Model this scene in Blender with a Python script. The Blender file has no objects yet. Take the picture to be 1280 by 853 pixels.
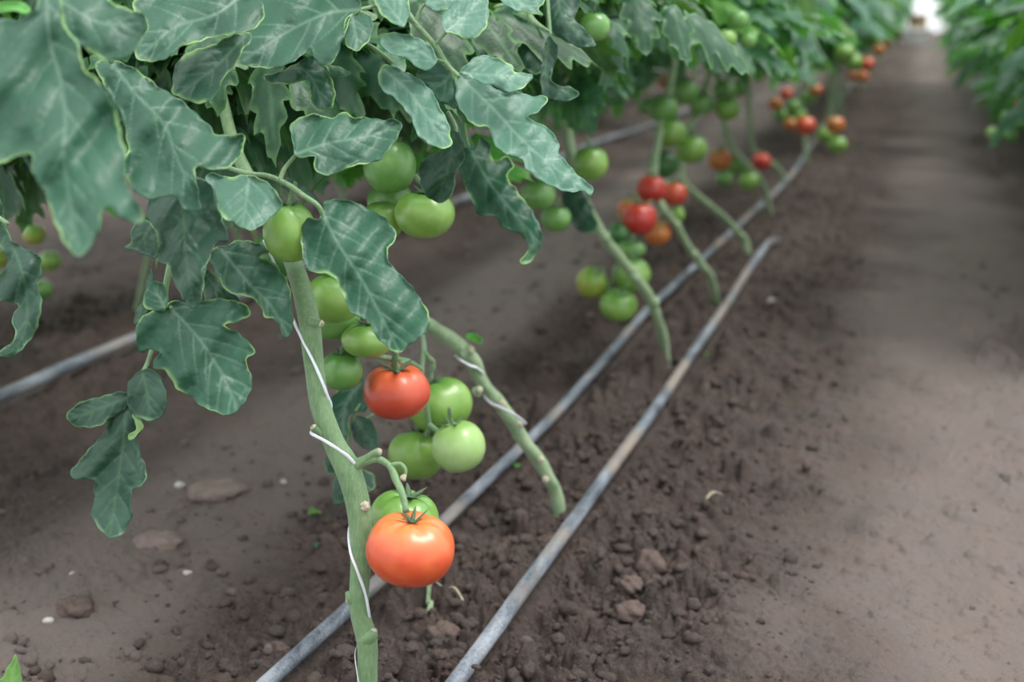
import bpy, math, random
import numpy as np
from mathutils import Vector, Matrix
from mathutils.geometry import delaunay_2d_cdt

S = bpy.context.scene
COL = S.collection
rnd = random.Random(7)

# ------------------------------------------------------------------ camera, sky, sun, exposure
FPX, CAMH, VPX, VPY = 1778.0, 0.70, 1160.0, -15.0
TH = math.atan((426.5 - VPY) / FPX)
PS = math.atan((VPX - 640) / FPX * math.cos(TH))
cf = np.array([-math.sin(PS)*math.cos(TH), math.cos(PS)*math.cos(TH), -math.sin(TH)])
cr = np.array([math.cos(PS), math.sin(PS), 0.0])
cu = np.cross(cr, cf)
C0 = np.array([0.0, 0.0, CAMH])
cam = bpy.data.cameras.new('camera'); camo = bpy.data.objects.new('camera', cam); COL.objects.link(camo)
cam.sensor_width = 36.0; cam.lens = FPX / 1280 * 36.0
camo.matrix_world = Matrix(((cr[0], cu[0], -cf[0], 0), (cr[1], cu[1], -cf[1], 0), (cr[2], cu[2], -cf[2], CAMH), (0, 0, 0, 1)))
cam.clip_start = 0.05; cam.clip_end = 200
cam.dof.use_dof = True; cam.dof.focus_distance = 1.32; cam.dof.aperture_fstop = 4.4
cam.dof.aperture_blades = 0
S.camera = camo

S.view_settings.view_transform = 'Standard'
S.view_settings.look = 'None'
S.view_settings.exposure = 0.36
S.view_settings.gamma = 1.0
S.view_settings.use_curve_mapping = False
S.cycles.use_denoising = True
S.cycles.max_bounces = 8
S.cycles.transmission_bounces = 4

W = bpy.data.worlds.new('greenhouse_daylight'); S.world = W; W.use_nodes = True
nt = W.node_tree; nt.nodes.clear()
wo = nt.nodes.new('ShaderNodeOutputWorld'); bg = nt.nodes.new('ShaderNodeBackground')
tc = nt.nodes.new('ShaderNodeTexCoord'); sx = nt.nodes.new('ShaderNodeSeparateXYZ'); rp = nt.nodes.new('ShaderNodeValToRGB')
nt.links.new(tc.outputs['Generated'], sx.inputs[0]); nt.links.new(sx.outputs['Z'], rp.inputs[0])
rp.color_ramp.elements[0].position = 0.0; rp.color_ramp.elements[0].color = (0.42, 0.46, 0.45, 1)
rp.color_ramp.elements[1].position = 0.85; rp.color_ramp.elements[1].color = (0.96, 1.0, 1.04, 1)
nt.links.new(rp.outputs[0], bg.inputs[0]); bg.inputs[1].default_value = 1.75
nt.links.new(bg.outputs[0], wo.inputs[0])

sun = bpy.data.lights.new('sun', 'SUN'); suno = bpy.data.objects.new('sun', sun); COL.objects.link(suno)
sun.energy = 2.1; sun.angle = math.radians(24); sun.color = (1.0, 0.97, 0.93)
Ld = cr*0.42 + cu*0.86 - cf*0.28      # towards the sun: upper right, a little behind the camera
suno.rotation_euler = Vector(Ld).to_track_quat('Z', 'Y').to_euler()
suno.location = (3, -1, 6)

# ------------------------------------------------------------------ helpers
def DD(d):
    """distances of the nearest plant, set a little farther back"""
    return d*(1+.13*min(1.0, max(0.0, (1.8-d)/.6))) if d > .99 else d*1.05
def P(px, py, d):
    d = DD(d)
    return C0 + (cf + cr*(px-640)/FPX - cu*(py-426.5)/FPX) * d
def G(px, py, z=0.0):
    v = cf + cr*(px-640)/FPX - cu*(py-426.5)/FPX
    return C0 + v * ((z - CAMH) / v[2])
def proj(p):
    q = np.asarray(p) - C0; d = q @ cf
    return 640 + FPX*(q @ cr)/d, 426.5 - FPX*(q @ cu)/d, d

def tag(o, label=None, cat=None, group=None, kind=None):
    if label: o['label'] = label
    if cat: o['category'] = cat
    if group: o['group'] = group
    if kind: o['kind'] = kind
    return o
def link(name, me, mats=(), parent=None, loc=None):
    o = bpy.data.objects.new(name, me); COL.objects.link(o)
    if me is not None and not len(me.materials):
        for m in mats: me.materials.append(m)
    if parent is not None: o.parent = parent
    if loc is not None: o.location = loc
    return o
def empty(name, loc):
    o = bpy.data.objects.new(name, None); COL.objects.link(o); o.location = loc; o.empty_display_size = .05
    return o

def mesh(name, V, F, smooth=True, attrs=None, mi=None):
    me = bpy.data.meshes.new(name)
    V = np.asarray(V, dtype=np.float32)
    me.from_pydata(V.tolist(), [], F)
    if smooth: me.polygons.foreach_set('use_smooth', np.ones(len(me.polygons), dtype=bool))
    if attrs:
        for k, a in attrs.items():
            at = me.attributes.new(k, 'FLOAT', 'POINT'); at.data.foreach_set('value', np.asarray(a, dtype=np.float32))
    if mi is not None: me.polygons.foreach_set('material_index', np.asarray(mi, dtype=np.int32))
    me.update()
    return me

def crom(pts, n=8, closed=False):
    p = np.asarray(pts, float); N = len(p); out = []
    rng = range(N) if closed else range(N-1)
    for i in rng:
        if closed: a, b, c, d = p[(i-1) % N], p[i], p[(i+1) % N], p[(i+2) % N]
        else: a, b, c, d = p[max(i-1, 0)], p[i], p[i+1], p[min(i+2, N-1)]
        for k in range(n):
            t = k/n
            out.append(.5*((2*b)+(-a+c)*t+(2*a-5*b+4*c-d)*t*t+(-a+3*b-3*c+d)*t**3))
    if not closed: out.append(p[-1])
    return np.array(out)
def resample(p, step, closed=False):
    q = np.vstack([p, p[:1]]) if closed else p
    L = np.r_[0, np.cumsum(np.linalg.norm(np.diff(q[:, :3], axis=0), axis=1))]
    n = max(3, int(round(L[-1]/step)))
    s = np.linspace(0, L[-1], n+1)
    o = np.stack([np.interp(s, L, q[:, k]) for k in range(q.shape[1])], 1)
    return o[:-1] if closed else o

class MB:
    def __init__(s): s.V = []; s.F = []; s.M = []; s.n = 0
    def add(s, V, F, m=0):
        s.V.append(np.asarray(V, float)); s.F += [tuple(i+s.n for i in f) for f in F]; s.M += [m]*len(F); s.n += len(V)
    def tube(s, pts, rad, seg=10, m=0, cap=True, wob=0.0, seed=0, flat=1.0, dens=5):
        """smooth swept tube; rad is a number or one per control point"""
        pts = np.asarray(pts, float)
        rad = np.full(len(pts), rad, float) if np.isscalar(rad) else np.asarray(rad, float)
        c = crom(np.hstack([pts, rad[:, None]]), dens)
        p, r = c[:, :3], np.maximum(c[:, 3], 1e-5)
        T = np.gradient(p, axis=0); T /= np.linalg.norm(T, axis=1)[:, None]+1e-12
        ref = np.array([0, 0, 1.]) if abs(T[0][2]) < .9 else np.array([1., 0, 0])
        N = np.cross(T[0], ref); N /= np.linalg.norm(N)
        rs = np.random.RandomState(seed); V = []
        ph = rs.rand(4)*6.3
        for i in range(len(p)):
            N = N - T[i]*(N @ T[i]); N /= np.linalg.norm(N)+1e-12
            B = np.cross(T[i], N)
            a = np.arange(seg)*2*math.pi/seg
            rr = r[i]*(1+wob*(np.sin(i*.9+ph[0])*.5+np.sin(a*2+i*.5+ph[1])*.5+np.sin(a*3-i*.3+ph[2])*.4))
            V.append(p[i]+np.outer(np.cos(a)*rr, N)+np.outer(np.sin(a)*rr*flat, B))
        V = np.vstack(V); n = len(p); F = []
        for i in range(n-1):
            for k in range(seg):
                k2 = (k+1) % seg
                F.append((i*seg+k, i*seg+k2, (i+1)*seg+k2, (i+1)*seg+k))
        if cap:
            F.append(tuple(range(seg))[::-1]); F.append(tuple((n-1)*seg+k for k in range(seg)))
        s.add(V, F, m)
    def blob(s, c, r, m=0, seed=0, rough=.25, u=8, v=6, sq=(1, 1, 1)):
        rs = np.random.RandomState(seed); V = []; F = []
        c = np.asarray(c, float); sq = np.asarray(sq, float)
        V.append(c+np.array([0, 0, r])*sq)
        for i in range(1, v):
            for k in range(u):
                t = math.pi*i/v; a = 2*math.pi*k/u; q = r*(1+rough*(rs.rand()-.5))
                V.append(c+np.array([math.sin(t)*math.cos(a), math.sin(t)*math.sin(a), math.cos(t)])*q*sq)
        V.append(c-np.array([0, 0, r])*sq)
        for k in range(u): F.append((0, 1+k, 1+(k+1) % u))
        for i in range(v-2):
            for k in range(u):
                a = 1+i*u+k; b = 1+i*u+(k+1) % u; F.append((a, a+u, b+u, b))
        e = len(V)-1
        for k in range(u): F.append((e, 1+(v-2)*u+(k+1) % u, 1+(v-2)*u+k))
        s.add(V, F, m)
    def mesh(s, name, origin=(0, 0, 0), smooth=True):
        return mesh(name, np.vstack(s.V)-np.asarray(origin, float), s.F, smooth, None, s.M)
    def build(s, name, mats, parent=None, loc=None):
        """vertices are in world space; the object's origin goes to loc (or the parent's place)"""
        o0 = parent_world(parent) if parent is not None else (np.array(loc) if loc is not None else np.zeros(3))
        me = s.mesh(name, o0)
        return link(name, me, mats, parent, None if parent is not None else loc)

# value noise / clods for the soil
def _h(ix, iy, s):
    n = (ix.astype(np.int64)*374761393 + iy.astype(np.int64)*668265263 + s*1442695041) & 0xffffffff
    n = ((n ^ (n >> 13))*1274126177) & 0xffffffff
    return ((n ^ (n >> 16)) & 0xffff)/65535.0
def vnoise(x, y, s=0):
    ix = np.floor(x); iy = np.floor(y); fx = x-ix; fy = y-iy
    fx = fx*fx*(3-2*fx); fy = fy*fy*(3-2*fy)
    return ((_h(ix, iy, s)*(1-fx)+_h(ix+1, iy, s)*fx)*(1-fy)+(_h(ix, iy+1, s)*(1-fx)+_h(ix+1, iy+1, s)*fx)*fy)*2-1
def fbm(x, y, o=4, s=0):
    r = 0; a = 1.0
    for k in range(o): r = r+a*vnoise(x*2**k+17*k, y*2**k-9*k, s+k); a *= .5
    return r
def clods(x, y, cell, prob, s):
    X = x/cell; Y = y/cell; ix = np.floor(X); iy = np.floor(Y); out = np.zeros_like(X)
    for dx in (-1, 0, 1):
        for dy in (-1, 0, 1):
            jx = ix+dx; jy = iy+dy
            on = _h(jx, jy, s+3) < prob
            cx = jx+_h(jx, jy, s); cy = jy+_h(jx, jy, s+1); rr = .25+.4*_h(jx, jy, s+2)
            d2 = ((X-cx)**2+(Y-cy)**2)/(rr*rr)
            out = np.maximum(out, np.where(on, np.sqrt(np.clip(1-d2, 0, 1))*rr*cell, 0))
    return out
ROWX, ROW2X, ROW3X = -0.425, -1.62, 0.62
def ss(a, b, x):
    t = np.clip((x-a)/(b-a), 0, 1); return t*t*(3-2*t)
def soil_base(x, y):
    x = np.asarray(x, float); y = np.asarray(y, float)
    bed = ss(-.86, -.60, x)*(1-ss(-.30, -.05, x))
    bed2 = ss(-2.1, -1.85, x)*(1-ss(-1.45, -1.2, x)); bed3 = ss(.3, .5, x)
    return 0.012*(bed-1)+.012*bed2+.03*bed3+0.012*fbm(x*2.2, y*1.3, 3, 5)
HY = [1.0, 1.49, 1.755, 2.23, 3.48, 6.4, 12.8]; HX = [-.61, -.582, -.567, -.549, -.531, -.46, -.514]
def near_hose(x, y):
    a = np.interp(y, [.5, 1.284, 1.74, 2.27, 3.02, 4.07], [-.44, -.416, -.405, -.393, -.387, -.382])
    b = np.interp(y, HY, HX); c = np.interp(y, [1, 2.03, 3.4, 6.8, 7.3], [-1.53, -1.5, -1.48, -1.38, -1.3])
    return np.maximum.reduce([np.exp(-((x-a)/.022)**2)*(y < 4.05), np.exp(-((x-b)/.020)**2), np.exp(-((x-c)/.03)**2)])
def soil(x, y):
    x = np.asarray(x, float); y = np.asarray(y, float)
    w = fbm(x*4, y*3, 3, 31)
    m = ss(-.86, -.66, x+.06*w)*(1-ss(-.26, -.04, x+.09*w))
    m2 = ss(-2.0, -1.8, x)*(1-ss(-1.3, -1.1, x+.1*w)); m3 = ss(.10, .34, x+.1*w)
    mid = .30*(1-ss(1.0, 1.9, y+.3*w))*(1-ss(-.85, -.65, x))
    m = np.clip(np.maximum.reduce([m, m2*.9, m3*.7, mid*1.2])*(.85+.35*w), 0.0, 1.1)
    f = fbm(x*38, y*38, 4, 50)
    z = soil_base(x, y)
    g = vnoise(x*21+3, y*21, 77); m0 = m; nh = near_hose(x, y); m = m*(1-.6*nh)
    z = z + m*(.80*clods(x+f*.007+g*.010, y+f*.006-g*.008, .064, .34, 11)+1.25*clods(x+f*.005-g*.006, y-f*.005+g*.006, .031, .42, 21)+1.05*clods(x+f*.003, y+f*.003+g*.003, .016, .5, 41)+1.3*clods(x+f*.0015, y, .0085, .7, 61))*(.75+.7*g)
    z = z + m*(.0034*f+.0030*fbm(x*120, y*120, 3, 44)+.009*fbm(x*13, y*13, 3, 70)) + (.0012+.0004*w)*f + .0065*fbm(x*8, y*6, 4, 80)*(1-.4*m)
    z = z - .017*m0 + (1-np.clip(m0, 0, 1))*(.22*clods(x, y, .09, .12, 91)+.45*clods(x, y, .02, .14, 95)+.5*clods(x, y, .009, .2, 97))
    return z
def gz(x, y): return float(soil(np.array([x]), np.array([y]))[0])
def GS(px, py, dz=0.0):
    """point of the soil surface seen at a pixel"""
    z = 0.0
    for _ in range(4):
        p = G(px, py, z); z = float(soil_base([p[0]], [p[1]])[0])+dz
    return G(px, py, z)

# ------------------------------------------------------------------ materials
def newmat(name):
    m = bpy.data.materials.new(name); m.use_nodes = True
    n = m.node_tree; b = n.nodes['Principled BSDF']
    return m, n, b
def N(n, t, **kw):
    x = n.nodes.new(t)
    for k, v in kw.items():
        if isinstance(k, str) and hasattr(x, k): setattr(x, k, v)
    return x
def noise(n, scale, detail=4, rough=.55, vec=None, dist=0):
    x = n.nodes.new('ShaderNodeTexNoise'); x.inputs['Scale'].default_value = scale; x.inputs['Detail'].default_value = detail
    x.inputs['Roughness'].default_value = rough; x.inputs['Distortion'].default_value = dist
    if vec is not None: n.links.new(vec, x.inputs['Vector'])
    return x.outputs['Fac']
def ramp(n, fac, stops):
    x = n.nodes.new('ShaderNodeValToRGB'); cr_ = x.color_ramp
    while len(cr_.elements) < len(stops): cr_.elements.new(.5)
    for e, (p, c) in zip(cr_.elements, stops): e.position = p; e.color = tuple(c)+(1,) if len(c) == 3 else c
    n.links.new(fac, x.inputs[0]); return x.outputs[0]
def mix(n, fac, a, b, mode='MIX'):
    x = n.nodes.new('ShaderNodeMix'); x.data_type = 'RGBA'; x.blend_type = mode
    for i, v in ((0, fac), (6, a), (7, b)):
        if isinstance(v, (int, float)): x.inputs[i].default_value = v
        elif isinstance(v, tuple): x.inputs[i].default_value = v+(1,)
        else: n.links.new(v, x.inputs[i])
    return x.outputs[2]
def attr(n, name):
    x = n.nodes.new('ShaderNodeAttribute'); x.attribute_name = name; return x.outputs['Fac']
def bump(n, b, h, s, d=.001):
    x = n.nodes.new('ShaderNodeBump'); x.inputs['Strength'].default_value = s; x.inputs['Distance'].default_value = d
    n.links.new(h, x.inputs['Height']); n.links.new(x.outputs[0], b.inputs['Normal']); return x
def objco(n): return n.nodes.new('ShaderNodeTexCoord').outputs['Object']
def math_(n, op, a, b=0.0):
    x = n.nodes.new('ShaderNodeMath'); x.operation = op
    for i, v in ((0, a), (1, b)):
        if isinstance(v, (int, float)): x.inputs[i].default_value = v
        else: n.links.new(v, x.inputs[i])
    return x.outputs[0]

def leaf_mat(name, dark, light, vein, edge, rough=.42, trans=.25, tcol=(.25, .5, .05), spec=.5, per_object=True):
    m, n, b = newmat(name); co = objco(n)
    f = noise(n, 55, 5, .6, co); f2 = noise(n, 16, 2, .5, co)
    c = mix(n, f2, dark, light)
    c = mix(n, ramp(n, f, [(.35, (0, 0, 0)), (.75, (1, 1, 1))]), c, mix(n, .5, c, light))
    if per_object:
        oi = n.nodes.new('ShaderNodeObjectInfo')
        hs = n.nodes.new('ShaderNodeHueSaturation')
        n.links.new(c, hs.inputs['Color'])
        n.links.new(math_(n, 'ADD', math_(n, 'MULTIPLY', oi.outputs['Random'], .06), .46), hs.inputs['Hue'])
        n.links.new(math_(n, 'ADD', math_(n, 'MULTIPLY', oi.outputs['Random'], .7), .65), hs.inputs['Value'])
        c = hs.outputs[0]
    c = mix(n, math_(n, 'MULTIPLY', attr(n, 'vein'), .62), c, vein)
    c = mix(n, math_(n, 'MULTIPLY', attr(n, 'rim'), .8), c, edge)
    n.links.new(c, b.inputs['Base Color'])
    b.inputs['Roughness'].default_value = rough; b.inputs['Specular IOR Level'].default_value = spec
    vo = n.nodes.new('ShaderNodeTexVoronoi'); vo.feature = 'DISTANCE_TO_EDGE'; vo.inputs['Scale'].default_value = 150
    n.links.new(co, vo.inputs['Vector'])
    h = math_(n, 'ADD', math_(n, 'MULTIPLY', ramp(n, vo.outputs['Distance'], [(0, (0, 0, 0)), (.25, (1, 1, 1))]), .6), math_(n, 'MULTIPLY', f, .8))
    bump(n, b, h, .35, .0006)
    tr = n.nodes.new('ShaderNodeBsdfTranslucent'); tr.inputs[0].default_value = tcol+(1,)
    mx = n.nodes.new('ShaderNodeMixShader'); mx.inputs[0].default_value = trans
    n.links.new(b.outputs[0], mx.inputs[1]); n.links.new(tr.outputs[0], mx.inputs[2])
    n.links.new(mx.outputs[0], n.nodes['Material Output'].inputs[0])
    return m
M = {}
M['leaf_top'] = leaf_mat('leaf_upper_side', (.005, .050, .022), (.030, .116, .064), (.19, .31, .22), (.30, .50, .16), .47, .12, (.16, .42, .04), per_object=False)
M['leaf_dark'] = leaf_mat('leaf_dark_shaded', (.008, .042, .022), (.020, .075, .042), (.08, .18, .09), (.15, .30, .13), .45, .10, (.10, .30, .03), per_object=False)  # darker upper side, with the shade of overlapped leaflets put into the colour
M['leaf_pale'] = leaf_mat('leaf_pale_lit', (.036, .130, .076), (.115, .245, .175), (.26, .40, .30), (.34, .58, .18), .45, .15, (.2, .45, .08), per_object=False)  # paler upper side, sky sheen on the bright leaflets put into the colour
M['leaf_under'] = leaf_mat('leaf_underside', (.10, .22, .07), (.18, .32, .12), (.30, .42, .2), (.4, .55, .2), .6, .2, (.3, .6, .05), per_object=False)
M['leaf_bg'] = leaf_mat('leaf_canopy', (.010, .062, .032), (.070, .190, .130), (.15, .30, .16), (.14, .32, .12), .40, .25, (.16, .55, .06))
M['leaf_mid'] = leaf_mat('leaf_canopy_shaded', (.010, .052, .024), (.030, .100, .052), (.10, .22, .11), (.14, .30, .10), .45, .14, (.18, .5, .03))  # darker canopy leaf; the shadow among the filler leaves is painted in
M['leaf_bright'] = leaf_mat('leaf_young_bright', (.06, .25, .035), (.12, .34, .06), (.22, .45, .1), (.22, .45, .1), .45, .28, (.22, .6, .05))

def stem_mat(name, a, bcol, c2):
    m, n, b = newmat(name); co = objco(n)
    mp = n.nodes.new('ShaderNodeMapping'); mp.inputs['Scale'].default_value = (1, 1, .18); n.links.new(co, mp.inputs[0])
    f = noise(n, 420, 4, .6, mp.outputs[0]); f2 = noise(n, 35, 3, .5, co); f3 = noise(n, 900, 3, .6, co)
    c = mix(n, ramp(n, f2, [(.35, (0, 0, 0)), (.65, (1, 1, 1))]), a, bcol)
    c = mix(n, math_(n, 'MULTIPLY', ramp(n, f, [(.45, (0, 0, 0)), (.7, (1, 1, 1))]), .6), c, c2)
    n.links.new(c, b.inputs['Base Color']); b.inputs['Roughness'].default_value = .55
    b.inputs['Sheen Weight'].default_value = .35; b.inputs['Sheen Tint'].default_value = (.8, 1, .8, 1)
    bump(n, b, math_(n, 'ADD', f, f3), .6, .0008)
    return m
M['stem'] = stem_mat('stem_green', (.105, .200, .080), (.165, .280, .125), (.26, .37, .20))
M['stem_dusty'] = stem_mat('stem_dusty', (.17, .27, .13), (.29, .39, .21), (.40, .47, .34))
M['calyx'] = stem_mat('calyx_green', (.02, .07, .02), (.05, .13, .04), (.12, .22, .09))
def plain(name, c, r=.6, c2=None, sc=60, bs=.3, bd=.001, spec=.5):
    m, n, b = newmat(name); co = objco(n); f = noise(n, sc, 5, .6, co)
    n.links.new(ramp(n, f, [(.3, c), (.7, c2 or c)]), b.inputs['Base Color']); b.inputs['Roughness'].default_value = r
    b.inputs['Specular IOR Level'].default_value = spec
    bump(n, b, f, bs, bd); return m
M['cut'] = plain('dry_cut_end', (.50, .42, .28), .8, (.72, .66, .48), 400)
M['scar'] = plain('leaf_scar', (.45, .38, .28), .85, (.62, .58, .46), 500, .8)
M['twine'] = plain('white_twine', (.72, .74, .80), .35, (.85, .87, .92), 200)
M['dry'] = plain('dry_plant_scrap', (.30, .24, .16), .8, (.55, .50, .38), 150)
M['stone'] = plain('earth_clod', (.090, .066, .057), .95, (.150, .112, .098), 90, .9, .004, .1)
M['stone_pale'] = plain('pale_earth_clod', (.185, .140, .122), .95, (.27, .21, .185), 60, .8, .003, .1)
M['pebble'] = plain('pale_pebble', (.42, .37, .32), .8, (.55, .52, .48), 90)
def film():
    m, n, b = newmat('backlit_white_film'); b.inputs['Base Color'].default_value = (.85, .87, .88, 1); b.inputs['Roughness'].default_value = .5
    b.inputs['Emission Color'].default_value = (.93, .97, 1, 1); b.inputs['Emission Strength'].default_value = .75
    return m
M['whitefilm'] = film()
M['tan'] = plain('tan_cardboard', (.50, .36, .22), .8, (.60, .45, .28), 8)
M['whitetub'] = plain('white_tub_plastic', (.88, .90, .92), .4, (.92, .93, .94), 8)

def tomato_mat(name, a, b2, top, rough=.33, streak=.0, sss=.12, patch=None, specks=.0):
    m, n, b = newmat(name); co = objco(n)
    sp = n.nodes.new('ShaderNodeSeparateXYZ'); n.links.new(co, sp.inputs[0])
    f = noise(n, 1.3, 3, .5, co, .4); fine = noise(n, 26, 4, .6, co)
    c = mix(n, ramp(n, f, [(.38, (0, 0, 0)), (.64, (1, 1, 1))]), a, b2)
    tp = ramp(n, math_(n, 'ADD', sp.outputs['Z'], math_(n, 'MULTIPLY', f, .35)), [(.45, (0, 0, 0)), (1.0, (1, 1, 1))])
    c = mix(n, tp, c, top)
    if patch:
        pf = ramp(n, noise(n, 1.0, 2, .5, co), [(.42, (0, 0, 0)), (.72, (1, 1, 1))]); c = mix(n, pf, c, patch)
    sk = ramp(n, noise(n, 45, 2, .5, co), [(.66, (0, 0, 0)), (.74, (1, 1, 1))])
    c = mix(n, math_(n, 'MULTIPLY', sk, specks), c, mix(n, .5, c, (.9, .8, .5)))
    n.links.new(c, b.inputs['Base Color']); b.inputs['Roughness'].default_value = rough
    b.inputs['Subsurface Weight'].default_value = sss; b.inputs['Subsurface Radius'].default_value = (.012, .006, .003)
    b.inputs['Subsurface Scale'].default_value = .5
    b.inputs['Coat Weight'].default_value = .25; b.inputs['Coat Roughness'].default_value = .22
    bump(n, b, fine, .04, .02)
    return m
TM = {
 'orange': tomato_mat('tomato_skin_orange', (.70, .100, .032), (.64, .062, .026), (.78, .23, .065), specks=.4, patch=(.80, .17, .055)),
 'red': tomato_mat('tomato_skin_red', (.62, .095, .045), (.55, .065, .035), (.66, .13, .05)),
 'deepred': tomato_mat('tomato_skin_deep_red', (.58, .050, .035), (.50, .040, .03), (.58, .07, .04)),
 'breaker': tomato_mat('tomato_skin_turning', (.60, .17, .04), (.42, .24, .06), (.25, .25, .06), patch=(.62, .10, .03)),
 'yellow': tomato_mat('tomato_skin_yellow_green', (.38, .38, .06), (.28, .40, .06), (.16, .32, .05)),
 'green': tomato_mat('tomato_skin_green', (.19, .36, .065), (.26, .43, .10), (.12, .28, .05)),
 'pale': tomato_mat('tomato_skin_pale_green', (.33, .52, .17), (.42, .60, .24), (.26, .45, .12), specks=.3),
 'mid': tomato_mat('tomato_skin_mid_green', (.13, .31, .07), (.20, .38, .11), (.08, .22, .045)),
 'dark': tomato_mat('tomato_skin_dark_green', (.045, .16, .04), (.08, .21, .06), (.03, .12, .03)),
}

# soil
def soil_mat():
    m, n, b = newmat('brown_soil'); geo = n.nodes.new('ShaderNodeNewGeometry'); co = geo.outputs['Position']
    big = noise(n, 1.6, 4, .55, co); med = noise(n, 11, 5, .6, co); fine = noise(n, 160, 6, .65, co); gr = noise(n, 600, 3, .6, co)
    c = mix(n, ramp(n, big, [(.35, (0, 0, 0)), (.65, (1, 1, 1))]), (.088, .064, .055), (.145, .108, .094))
    c = mix(n, ramp(n, med, [(.38, (0, 0, 0)), (.68, (1, 1, 1))]), c, (.098, .080, .074))
    c = mix(n, .55, c, ramp(n, fine, [(.30, (.30, .30, .30)), (.70, (1.3, 1.24, 1.2))]), 'MULTIPLY')
    c = mix(n, math_(n, 'MULTIPLY', attr(n, 'smoothness'), .65), c, mix(n, med, (.300, .230, .198), (.258, .223, .210)))
    n.links.new(c, b.inputs['Base Color']); b.inputs['Roughness'].default_value = .92; b.inputs['Specular IOR Level'].default_value = .25
    bump(n, b, math_(n, 'ADD', fine, math_(n, 'MULTIPLY', gr, .6)), 1.0, .006)
    return m
M['soil'] = soil_mat()
def hose_mat():
    m, n, b = newmat('dusty_black_hose'); co = n.nodes.new('ShaderNodeNewGeometry').outputs['Position']
    mp = n.nodes.new('ShaderNodeMapping'); mp.inputs['Scale'].default_value = (1.6, .35, 1); n.links.new(co, mp.inputs[0])
    f = noise(n, 22, 5, .65, mp.outputs[0]); g = noise(n, 4, 3, .5, co); fine = noise(n, 300, 3, .6, co)
    c = ramp(n, math_(n, 'ADD', math_(n, 'MULTIPLY', f, .7), math_(n, 'MULTIPLY', fine, .3)),
             [(.38, (.035, .045, .060)), (.50, (.15, .17, .20)), (.62, (.30, .32, .36))])
    c = mix(n, ramp(n, g, [(.50, (0, 0, 0)), (.64, (1, 1, 1))]), c, (.26, .215, .185))
    n.links.new(c, b.inputs['Base Color']); b.inputs['Roughness'].default_value = .5; bump(n, b, fine, .2, .0005)
    return m
M['hose'] = hose_mat()

# ------------------------------------------------------------------ setting: the soil
def build_ground():
    ys = [-.6]
    while ys[-1] < 27.0:
        y = ys[-1]; ys.append(y+max(.0022 if 1.05 < y else .02, .0010*y*y if y > 1 else 0))
    ys = np.array(ys); nx = 1450
    u = np.linspace(0, 1, nx)
    xl = -.76*np.maximum(ys, .9)-.32; xr = .16*np.maximum(ys, .9)+.45+.25*ss(2, 4, ys)
    X = xl[:, None]*(1-u)+xr[:, None]*u; Y = np.repeat(ys[:, None], nx, 1)
    Z = soil(X, Y)
    V = np.stack([X.ravel(), Y.ravel(), Z.ravel()], 1).astype(np.float32)
    ny = len(ys); a = np.arange(ny*nx).reshape(ny, nx)
    q = np.stack([a[:-1, :-1], a[:-1, 1:], a[1:, 1:], a[1:, :-1]], -1).reshape(-1, 4)
    me = bpy.data.meshes.new('soil_ground')
    me.vertices.add(len(V)); me.vertices.foreach_set('co', V.ravel())
    me.loops.add(q.size); me.loops.foreach_set('vertex_index', q.ravel().astype(np.int32))
    me.polygons.add(len(q)); me.polygons.foreach_set('loop_start', np.arange(0, q.size, 4, dtype=np.int32))
    me.polygons.foreach_set('loop_total', np.full(len(q), 4, dtype=np.int32))
    me.update(calc_edges=True)
    me.polygons.foreach_set('use_smooth', np.ones(len(q), dtype=bool))
    w = fbm(X*4, Y*3, 3, 31)
    sm = np.maximum(ss(-.20, .08, X+.08*w)*(1-.7*ss(.2, .42, X+.1*w)), ss(-1.15, -1.0, X)*(1-ss(-.85, -.7, X)))
    at = me.attributes.new('smoothness', 'FLOAT', 'POINT'); at.data.foreach_set('value', sm.ravel().astype(np.float32))
    print('ground verts', len(V))
    o = link('soil_ground', me, [M['soil']])
    tag(o, 'brown crumbly soil of the greenhouse beds and the trodden aisle', 'soil', kind='structure')
build_ground()

def tape_wall():
    mb = MB()
    y = 26.0
    def boxp(x0, x1, y0, y1, z0, z1, m=0):
        V = [(x, yy, z) for x in (x0, x1) for yy in (y0, y1) for z in (z0, z1)]
        mb.add(V, [(0, 1, 3, 2), (4, 6, 7, 5), (0, 4, 5, 1), (2, 3, 7, 6), (0, 2, 6, 4), (1, 5, 7, 3)], m)
    boxp(-16, 6, y, y+.05, -.1, 3.2)
    for x in np.arange(-16, 6.1, 2): boxp(x-.03, x+.03, y-.06, y, -.1, 3.2)
    boxp(-16, 6, y-.06, y, 1.2, 1.26)
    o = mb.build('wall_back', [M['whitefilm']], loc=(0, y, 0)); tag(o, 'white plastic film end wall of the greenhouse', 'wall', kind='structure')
tape_wall()
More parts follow.
